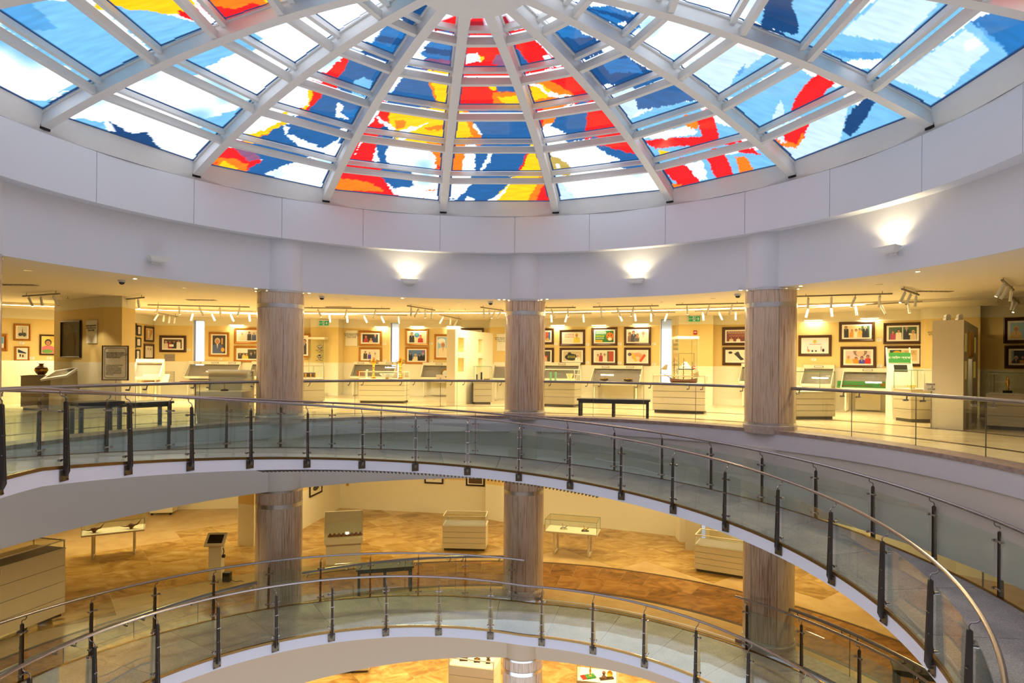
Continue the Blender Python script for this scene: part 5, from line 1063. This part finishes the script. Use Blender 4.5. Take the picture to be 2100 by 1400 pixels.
for s in (-1, 1): m = MB(); m.extr([(.08, zK(748)-.1), (.2, zK(748)-.1), (.3, zK(712)), (.27, zK(712))], s*.3-.015, s*.3+.015); m.build('side_fin', M['case'], t)
m = MB(); m.box(-.28, .28, .14, .16, zK(744), zK(723)); o = m.build('header_board', M['signgreen'], t); text('মোবাইল অ্যাপস', .09, (0, .135, (zK(744)+zK(723))/2), t, M['white'])
t = drawer_case('taupe showcase with a glass box beside the tall kiosk', 1868, 866, 1920, 866, 798, 759, .7, UP, 'taupe', 3, 'edge', .006)
o = thing('gold_elephant', 'small gold and white figure in the case beside the kiosk', 'ornament', onshow(t, .3, .25)); m = MB(); m.lathe([(.06, 0), (.1, .04), (.09, .1), (.04, .14), (.02, .17)], n=12); m.build('body', M['cream'], o, True); m = MB(); m.lathe([(.1, .05), (.105, .06), (.1, .08)], n=12); m.build('band', M['gold'], o, True)
o = thing('lamp_rod', 'thin rod lamp standing inside the case beside the kiosk', 'lamp', onshow(t, .85, .3)); m = MB(); m.tube([(0, 0, 0), (0, 0, .42)], .008, 6); m.build('rod', M['steel'], o); m = MB(); m.box(-.06, .06, -.03, .03, .42, .45); m.build('head', M['white'], o)
post_sign(1909, 878, 793, 33, 16, 'white sign on a thin post before the kiosk showcase', 'THAILAND\n&\nOTHERS', .058)
t = drawer_case('taupe showcase with a gold trophy at the right edge', 2022, 879, 2102, 884, 806, 764, .85, UP, 'taupe', 3, 'edge', .006)
o = thing('gold_trophy', 'slim gold trophy on a black base at the right edge', 'trophy', onshow(t, .52, .35)); m = MB(); m.box(-.07, .07, -.06, .06, 0, .06); m.build('base', M['black'], o); m = MB(); m.lathe([(.03, .06), (.035, .1), (.02, .14), (.04, .22), (.045, .28), (.02, .33), (.03, .37), (.001, .4)], n=12); m.build('figure', M['gold'], o, True)
o = thing('lamp_rod', 'thin rod lamp inside the trophy case', 'lamp', onshow(t, .16, .4)); m = MB(); m.tube([(0, 0, 0), (0, 0, .45)], .008, 6); m.build('rod', M['steel'], o); m = MB(); m.box(-.07, .07, -.03, .03, .45, .48); m.build('head', M['white'], o)

# exit signs, alarm
def exit_sign(x0, y0, x1, y1, sg, label):
    s = offs(SEG[sg], .04); A = onseg(x0, y1, s); B = onseg(x1, y0, s); w = hypot(B.x-A.x, B.y-A.y); h = B.z-A.z; r = atan2(s[1][1]-s[0][1], s[1][0]-s[0][0])
    t = thing('exit_sign', label, 'sign', A, r); m = MB(); m.box(0, w, -.03, .03, 0, h); m.build('panel', M['green'], t)
    m = MB(); m.box(w*.1, w*.9, -.02, .02, h, h+.06); m.build('bracket', M['white'], t)
    text('EXIT', h*.42, (w*.19, -.031, h*.5), t, M['white'])
    m = MB(); m.box(w*.37, w*.6, -.033, -.03, h*.06, h*.94); m.build('white_field', M['white'], t)
    m = MB(); cx = w*.485
    for a, b in (((cx, h*.75), (cx-.01, h*.45)), ((cx, h*.45), (cx+.035, h*.2)), ((cx-.01, h*.45), (cx-.045, h*.22)), ((cx, h*.65), (cx+.04, h*.55)), ((cx, h*.65), (cx-.04, h*.6))): m.bar((a[0], -.0345, a[1]), (b[0], -.0345, b[1]), .003, .02)
    m.tube([(cx+.01, -.036, h*.84), (cx+.01, -.033, h*.84)], .018, 10); m.build('running_figure', M['green'], t)
    m = MB(); m.box(w*.66, w*.88, -.033, -.03, h*.45, h*.55); m.bar((w*.9, -.0315, h*.5), (w*.8, -.0315, h*.8), .003, .03); m.bar((w*.9, -.0315, h*.5), (w*.8, -.0315, h*.2), .003, .03); m.build('arrow', M['white'], t)
exit_sign(655, 658, 673.5, 667, 's4', 'green exit sign right of the left column'); exit_sign(1412.5, 648.5, 1435.5, 659, 's9', 'green exit sign left of the right column')
p = onseg(1422, 686, offs(SEG['s9'], .02)); t = thing('fire_alarm', 'square red fire alarm box under the right exit sign', 'alarm', p, -.3); m = MB(); m.box(0, .13, -.04, 0, 0, .15); m.build('box', M['red'], t); m = MB(); m.box(.025, .105, -.045, -.04, .07, .1); m.build('plate', M['white'], t)
bt = [o for o in COL.objects if o.name == 'tall_showcase.001'][0]; p = atd(1421, 753, bt.location.y-CAM.y-.003); t = thing('badge', 'small red and white round badge on the tall glass cabinet', 'sign', p, 0); m = MB(); m.tube([(.04, -.01, 0), (.04, .003, 0)], .05, 12); m.build('disc', M['red'], t); m = MB(); m.box(.0, .08, -.014, -.01, -.012, .012); m.build('bar', M['white'], t)

# ================================================================== ceiling gear
def track(x0, y0, x1, y1, n, where, zc=2.97, on=0):
    A = at(x0, y0, zc); B = at(x1, y1, zc); L = (B-A).length; r = atan2(B.y-A.y, B.x-A.x)
    t = thing('track_light', where, 'light', A, r, 'ceiling spotlight tracks')
    m = MB(); m.box(0, L, -.02, .02, 0, .035); m.build('track', M['track'], t)
    m = MB(); [m.tube([(x, 0, .03), (x, 0, .12)], .008, 6) for x in (L*.1, L*.9)]; m.build('hanger', M['track'], t)
    for i in range(n):
        x = L*(i+.5)/n; tx, ty = random.choice([(0, .5), (.45, .2), (-.4, .3), (.1, .1)])
        e = Vector((tx*.2, ty*.25, -.22)); a = Vector((x, 0, -.04))
        m = MB(); m.tube([(x, 0, 0), (x, 0, -.05)], .012, 6); m.tube([a, a+e], .03, 10); h_ = m.build('spot_head', M['white'], t, True)
        m = MB(); m.tube([a+e*1.001, a+e*1.04], .025, 10); m.build('lens', M['lens'] if (i+n) % 3 == 0 else M['screen'], h_)
        if on and i % 2 == 0:
            l = bpy.data.lights.new('spot_lamp', 'SPOT'); l.energy = 60; l.color = (1, .85, .55); l.spot_size = rad(52); l.spot_blend = .6; l.shadow_soft_size = .03
            lo = bpy.data.objects.new('spot_lamp', l); COL.objects.link(lo); Rm = Matrix.Rotation(r, 4, 'Z'); pos = A+(Rm@(a+e*1.2)); lo.location = pos
            d = (Rm@Vector((0, .75, -1))).normalized(); lo.rotation_euler = d.to_track_quat('-Z', 'Y').to_euler()
TR = [(47, 608.5, 122, 603.5, 3, 'three-head spotlight track above the monument photos', 1), (249, 616, 295, 611, 2, 'short two-head spotlight track right of the block wall', 0), (303, 626, 512, 630.5, 5, 'five-head spotlight track left of the left column', 0),
 (318, 641, 364, 650, 4, 'slanting four-head spotlight track near the corner certificates', 0), (376, 641, 530, 644.5, 4, 'four-head spotlight track over the first slit window', 1), (622, 632, 800, 634, 3, 'three-head spotlight track right of the left column', 0),
 (658, 645, 835, 647.5, 5, 'five-head spotlight track over the first exit sign', 1), (836, 628, 892, 637, 4, 'slanting four-head spotlight track above the globe picture', 0), (901, 646, 945, 655, 3, 'slanting three-head track above the niche partition', 1),
 (986, 631, 1032, 637.5, 4, 'slanting track at the left of the central column', 0), (1114, 632, 1181, 631.5, 2, 'two-head spotlight track right of the central column', 0), (1114, 644.5, 1213, 643.5, 3, 'three-head spotlight track above the yellow scarf poster', 1),
 (1216, 630.5, 1351, 628, 4, 'four-head spotlight track above the tiger poster', 0), (1254, 642.5, 1385, 641, 4, 'four-head spotlight track above the crowd sketch', 1), (1386, 626, 1526, 623, 3, 'three-head spotlight track left of the right column', 0),
 (1425, 639.5, 1526, 637.5, 3, 'three-head spotlight track above the second exit sign', 1), (1634, 609, 1830, 603.5, 4, 'four-head spotlight track right of the right column', 1), (1634, 633, 1892, 619.5, 5, 'long five-head spotlight track above the right pictures', 1),
 (1850, 594, 1884, 606, 3, 'slanting three-head track above the kiosk', 1), (2055, 576, 2078, 596, 3, 'three-head spotlight track near the right edge', 1), (2074, 610, 2090, 622, 2, 'two-head spotlight track at the right edge', 1)]
for a in TR: track(a[0], a[1], a[2], a[3], a[4], a[5], on=a[6])
# security domes, downlights, diffusers, sprinklers under the soffit
for px, py, w_ in ((250, 577, 'left part of the soffit'), (660, 610, 'soffit right of the left column'), (1006, 621, 'soffit left of the central column'), (1513, 605.5, 'soffit left of the right column')):
    p = at(px, py-3, 3.0); t = thing('security_camera', 'black dome camera on the '+w_, 'camera', p+Vector((0, 0, -.0)), 0)
    m = MB(); m.lathe([(.07, -.05), (.08, -.03), (.08, 0)], n=16); m.build('housing', M['white'], t, True); m = MB(); m.lathe([(.001, -.105), (.04, -.09), (.058, -.06), (.06, -.05)], n=16); m.build('dome', M['domeshell'], t, True)
for i, (px, py) in enumerate(((525, 591), (526, 597), (540, 594), (634, 600.5), (1023.5, 614), (1034, 614), (1110, 614), (1122, 613), (1519, 594.5), (1642, 586), (1636, 592), (1882, 556.5), (277, 571), (825, 611))):
    p = at(px, py, 3.0); t = thing('downlight', 'small round recessed downlight near pixel', 'light', p, 0, 'small soffit downlights')
    t['label'] = 'tiny round downlight in the soffit '+('left of the left column, nearest the void', 'left of the left column, rear', 'against the left column', 'right of the left column', 'left of the central column, outer', 'against the left side of the central column', 'against the right side of the central column', 'right of the central column, outer', 'left of the right column', 'right of the right column, outer', 'against the right side of the right column', 'above the right niche partition', 'right of the left dome camera', 'below the left lit uplight')[i]
    m = MB(); m.lathe([(.035, -.006), (.05, -.004), (.05, .0)], n=16); m.build('rim', M['ring'], t, True); m = MB(); m.lathe([(.001, -.008), (.034, -.007)], n=12); m.build('lens', M['lamp'], t, True)
for px, py, w_ in ((38, 584, 'at the left edge'), (413, 615, 'left of the left column'), (694, 629, 'right of the left column'), (1914, 597, 'above the right partition')):
    p = at(px, py, 3.05); t = thing('air_diffuser', 'long slotted air diffuser in the ceiling '+w_, 'vent', p, 0); 
    for q in range(7): m = MB(); m.box(-.4+q*.12, -.31+q*.12, -.1, .1, -.012, -.002); m.build('vane', M['liner'], t)
for px, py, w_ in ((139, 608, 'above the dark canvas'), (922, 632, 'above the niche partition'), (954, 632, 'right of the niche partition front'), (1006, 648, 'left of the central column'), (2046, 615, 'near the right edge'), (1357, 616, 'left of the right column')):
    p = at(px, py, 3.03); t = thing('sprinkler', 'small ceiling sprinkler head '+w_, 'sprinkler', p, 0, 'ceiling sprinkler heads'); m = MB(); m.tube([(0, 0, 0), (0, 0, -.05)], .008, 6); m.build('stem', M['steel'], t); m = MB(); m.lathe([(.035, -.055), (.035, -.05)], n=10); m.build('deflector', M['steel'], t)
# wall sconces on the drum
def sconce(px, py, label, on):
    p = atR(px, py, 7.78); a = atan2(p.x, p.y)
    t = thing('wall_sconce', label, 'light', p, -a, 'drum wall uplights')
    m = MB(); m.box(-.07, .07, -.04, -.0, -.07, .05); m.build('wall_bracket', M['white'], t)
    m = MB(); m.add([(-.2, -.05, .06), (.2, -.05, .06), (.24, -.26, .075), (-.24, -.26, .075), (-.13, -.06, -.03), (.13, -.06, -.03), (.15, -.2, -.02), (-.15, -.2, -.02)], [(4, 7, 6, 5), (0, 1, 5, 4), (1, 2, 6, 5), (2, 3, 7, 6), (3, 0, 4, 7)]); m.build('bowl', M['white'], t)
    m = MB(); m.box(-.13, .13, -.2, -.09, .03, .045); m.build('lamp_tube', M['lamp'] if on else M['white'], t)
    if on:
        l = bpy.data.lights.new('sconce_lamp', 'SPOT'); l.energy = 42; l.color = (1, .84, .5); l.spot_size = rad(128); l.spot_blend = .5; l.shadow_soft_size = .06
        o = bpy.data.objects.new('sconce_lamp', l); COL.objects.link(o); q = P(a, 7.78-.15, p.z+.09); o.location = q; o.rotation_euler = (pi, 0, 0)
sconce(838, 580, 'lit white uplight on the drum wall between left and central columns', True); sconce(1308, 579, 'lit white uplight on the drum wall between central and right columns', True)
sconce(1835, 515, 'lit white uplight on the drum wall at the right', True); sconce(316, 535, 'unlit white uplight on the drum wall at the left', False)

# ================================================================== middle gallery
MI = 'middle'; LO = 'lower'
drawer_case('low wide cream showcase at the left edge of the middle gallery', -70, 1345, 133, 1262, 1183, 1165, 1.0, MI, 'case', 4, 'case', .012, 'liner', grp='middle gallery showcases')
def table_vitrine(label, x0, y0, x1, y1, yt, yg, d, lv=MI, leg2=.22):
    A, w, r = base(x0, y0, x1, y1, FL[lv]); H = zat(x0, yt, A)-FL[lv]; G = zat(x0, yg, A)-FL[lv]-H
    t = thing('table_vitrine', label, 'showcase', A, r, 'glass table vitrines'); e = w*leg2
    m = MB(); m.box(-e, w+e, -.1, d+.1, H-.05, H); m.build('table_top', M['case'], t)
    for x in (0, w-.06):
        for y in (0, d-.06): m = MB(); m.box(x, x+.06, y, y+.06, .03, H-.05); m.build('leg', M['case'], t)
        m = MB(); m.box(x, x+.06, 0, d, .002, .04); m.build('foot_rail', M['case'], t)
    glassbox(t, -e+.01, w+e-.01, -.09, d+.09, H, H+G, 'edge', .005); t['top'] = FL[lv]+H; t['w'] = w; return t
t = table_vitrine('glass table vitrine with two horned brown carvings, middle gallery left', 187, 1148, 277, 1137, 1095, 1072, .6)
for i, u in enumerate((.05, .9)):
    o = thing('horned_carving', '%s dark horned carving in the left table vitrine' % ('left', 'right')[i], 'carving', onshow(t, u, .2), 0, 'horned carvings')
    m = MB(); m.ball((0, 0, .1), .1, 10, .8); m.tube([(0, 0, .0), (0, 0, .05)], .05, 8); m.build('body', M['wood'], o, True); m = MB(); m.tube([(.05, 0, .1), (.2, 0, .15), (.32, 0, .3)], [.035, .025, .005], 8); m.build('horn', M['wood'], o, True); m = MB(); m.tube([(-.05, 0, .08), (-.2, 0, .06), (-.36, 0, .07)], [.035, .02, .005], 8); m.build('tail', M['wood'], o, True)
A = at(307, 1057, FL[MI]); t = thing('mobile_cabinet', 'white cabinet on castors far at the left of the middle gallery', 'cabinet', A, .15); m = MB(); m.box(0, .85, 0, .5, .1, .9); m.build('body', M['case'], t)
for x in (.08, .77): m = MB(); m.tube([(x, .0, .05), (x, .05, .05)], .045, 10); m.build('castor', M['black'], t, True)
A = at(440, 1190, FL[MI]); t = thing('info_kiosk', 'white kiosk with a black tablet in the middle gallery', 'kiosk', A, rad(6)); d = A.y-CAM.y
Hk = (CAM+ray(438, 1112)*d).z-A.z
m = MB(); m.box(-.17, .17, 0, .28, .002, Hk); m.build('pedestal', M['case'], t); Mx = Matrix.Translation((0, .08, Hk+.06))@Matrix.Rotation(rad(40), 4, 'X'); m = MB(); m.box(-.27, .27, -.22, .22, -.025, .025, Mx); c_ = m.build('console', M['case'], t); m = MB(); m.box(-.2, .2, -.14, .15, .026, .03, Mx); m.build('screen', M['screen'], c_)
o = thing('headset', 'black headphones hanging at the side of the kiosk', 'headphones', A+Vector((.21, .05, Hk-.28)), 0); m = MB(); m.tube([(0, 0, -.1), (.03, 0, .02), (0, 0, .12)], .012, 6); m.build('band', M['black'], o); m = MB(); m.tube([(-.01, 0, -.12), (.05, 0, -.12)], .05, 10); m.build('ear_pad', M['black'], o, True)
o = thing('power_box', 'black power box with cables on the floor beside the kiosk', 'box', A+Vector((.38, -.05, .002)), 0); m = MB(); m.box(-.1, .1, -.08, .08, 0, .26); m.build('box', M['black'], o); m = MB(); m.tube([(.1, 0, .05), (.25, -.05, .01), (.4, .03, .01), (.5, -.06, .01)], .008, 6); m.build('cable', M['black'], o)
# chest-shaped case with shells
A, w, r = base(668, 1160, 740, 1155, FL[MI]); t = thing('chest_showcase', 'taupe chest-like showcase with an upright glass front and brown shells', 'showcase', A, r); H = zat(668, 1106, A)-FL[MI]
m = MB(); m.box(0, w, 0, .6, .002, H-.16); m.build('cabinet', M['case'], t); m = MB(); m.box(-.05, w+.05, -.06, .66, H-.16, H); m.build('tray', M['case'], t)
m = MB(); m.extr([(-.05, H), (.6, H), (.6, H+.72), (.52, H+.72), (.52, H+.02), (-.05, H+.02)], -.05, w+.05); m.build('back_board', M['case'], t)
for x in (-.05, w+.02): m = MB(); m.extr([(-.05, H), (.55, H), (.55, H+.72), (.35, H+.72)], x, x+.03); m.build('side_panel', M['cglass'], t)
m = MB(); m.extr([(-.05, H), (-.044, H), (.356, H+.72), (.35, H+.72)], -.05, w+.05); m.build('glass_front', M['cglass'], t)
for i in range(8):
    o = thing('shell', ('%s brown shell from the left in the chest-like showcase' % ['first', 'second', 'third', 'fourth', 'fifth', 'sixth', 'seventh', 'eighth'][i]), 'shell', A+Vector((cos(r)*w*(i+.5)/8, sin(r)*w*(i+.5)/8+.2, H+.022)), 0, 'row of brown shells'); m = MB(); m.lathe([(.08, 0), (.075, .03), (.04, .07), (.001, .12)], n=8); m.build('body', M['wood'], o, True); m = MB(); m.lathe([(.081, .008), (.08, .02)], n=8); m.build('rim', M['gold'], o, True)
drawer_case('cream showcase with a lilac display bed, left of the central column', 907, 1129, 996, 1131, 1077, 1058, .75, MI, 'case', 4, 'case', .01, 'liner', grp='middle gallery showcases')
t = table_vitrine('glass table vitrine with small metal pieces, right of the central column', 1134, 1136, 1208, 1143, 1088, 1064, .6)
for i, u in enumerate((.25, .85)):
    o = thing('metal_figure', ['small silver animal figure in the right table vitrine', 'small dark gold figure in the right table vitrine'][i], 'ornament', onshow(t, u, .25)); m = MB(); m.box(-.12, .12, -.04, .04, 0, .03); m.build('base', M['black' if i else 'silver'], o); m = MB(); m.tube([(-.1, 0, .04), (-.03, 0, .08), (.05, 0, .06), (.12, 0, .12)], .02, 8); m.tube([(-.03, 0, .08), (-.05, 0, .2)], .01, 6); m.build('figure', M['gold' if i else 'silver'], o, True)
drawer_case('large cream showcase with a glass box, left of the right column', 1424, 1171, 1528, 1188, 1116, 1096, .8, MI, 'case', 4, 'case', .012, 'liner', grp='middle gallery showcases')
A, w, r = base(1405, 1127, 1424, 1129, FL[MI]); m = MB(); m.box(0, .5, 0, .5, .002, 1.6); t = thing('cabinet', 'dark taupe pillar cabinet behind the large cream showcase', 'cabinet', A, r); m.build('body', M['taupe'], t); m = MB(); m.box(-.01, .51, -.01, .51, 1.6, 1.63); m.build('top', M['recess'], t)
bench(733, 1222, 845, 1213, 1168, MI, 'black bench behind the lower ramp railing, middle gallery', .45)
bench(1838, 1418, 1960, 1440, 1372, MI, 'black bench at the lower right of the middle gallery', .45)
p = at(1238, 1240, FL[MI])
m = MB(); m.box(0, .12, -.01, 0, 0, .16); q = onseg(710, 996, offs(SEG2[3], .01)); t = thing('wall_socket', 'small brass socket plate on the middle gallery back wall', 'socket', q, -.18); m.build('plate', M['gold'], t); m = MB(); m.box(.03, .09, -.014, -.01, .04, .12); m.build('face', M['liner'], t)
t = thing('fire_pipe', 'dark vertical rod with a red valve in the middle gallery at the right', 'pipe', at(2015, 1255, FL[MI])); m = MB(); m.tube([(0, 0, .1), (0, 0, 1.1)], .02, 8); m.build('pipe', M['darksteel'], t); m = MB(); m.tube([(0, 0, .002), (0, 0, .16)], .05, 10); m.build('valve', M['red'], t, True)
# lower gallery
t = drawer_case('cream showcase with three dark trophies, lower gallery left of the column', 919, 1440, 1012, 1452, 1363, 1348, .95, LO, 'case', 4, 'case', .015, 'mount', grp='lower gallery showcases')
for i, u in enumerate((.25, .55, .8)):
    o = thing('trophy', ['wide dark trophy', 'gold-topped trophy', 'narrow trophy'][i]+' in the lower gallery showcase', 'trophy', onshow(t, u, .45)); m = MB(); m.box(-.13+.03*i, .13-.03*i, -.1, .1, 0, .06); m.build('base', M['darkframe'], o); m = MB(); m.lathe([(.05, .06), (.03, .1), (.07, .16), (.02, .24), (.001, .26)], n=12); m.build('figure', M['wood' if i != 1 else 'gold'], o, True); m = MB(); m.box(-.07, .07, -.22, -.14, 0, .01); m.build('note_card', M['white'], o)
t = drawer_case('taupe showcase with a glass box, lower gallery right of the column', 1182, 1442, 1265, 1452, 1395, 1358, .95, LO, 'taupe', 3, 'edge', .006, 'mount', grp='lower gallery showcases')
o = thing('lotus_award', 'gold award on a green and red book', 'award', onshow(t, .32, .3), .3); m = MB(); m.box(-.16, .16, -.12, .12, 0, .05); m.build('book', M['signgreen'], o); m = MB(); m.box(-.3, -.16, -.1, .14, 0, .04); m.build('red_folder', M['red'], o); m = MB(); m.lathe([(.06, .05), (.02, .1), (.04, .2), (.02, .3), (.07, .36), (.001, .38)], n=12); m.build('award', M['gold'], o, True)
o = thing('bust', 'small bust and gold disc on a dark base', 'bust', onshow(t, .72, .3), .2); m = MB(); m.box(-.22, .24, -.07, .07, 0, .04); m.build('base', M['darkframe'], o); m = MB(); m.lathe([(.09, .04), (.08, .09), (.03, .13), (.055, .18), (.06, .23), (.001, .28)], (-.08, 0, 0), 14); m.build('head', M['wood'], o, True); m = MB(); m.tube([(.12, -.01, .15), (.12, .02, .15)], .1, 20); m.build('disc', M['gold'], o, True)
drawer_case('low cream case corner in the lower gallery, left', 683, 1382, 757, 1379, 1330, 1325, .8, LO, 'case', 2, grp='lower gallery showcases')
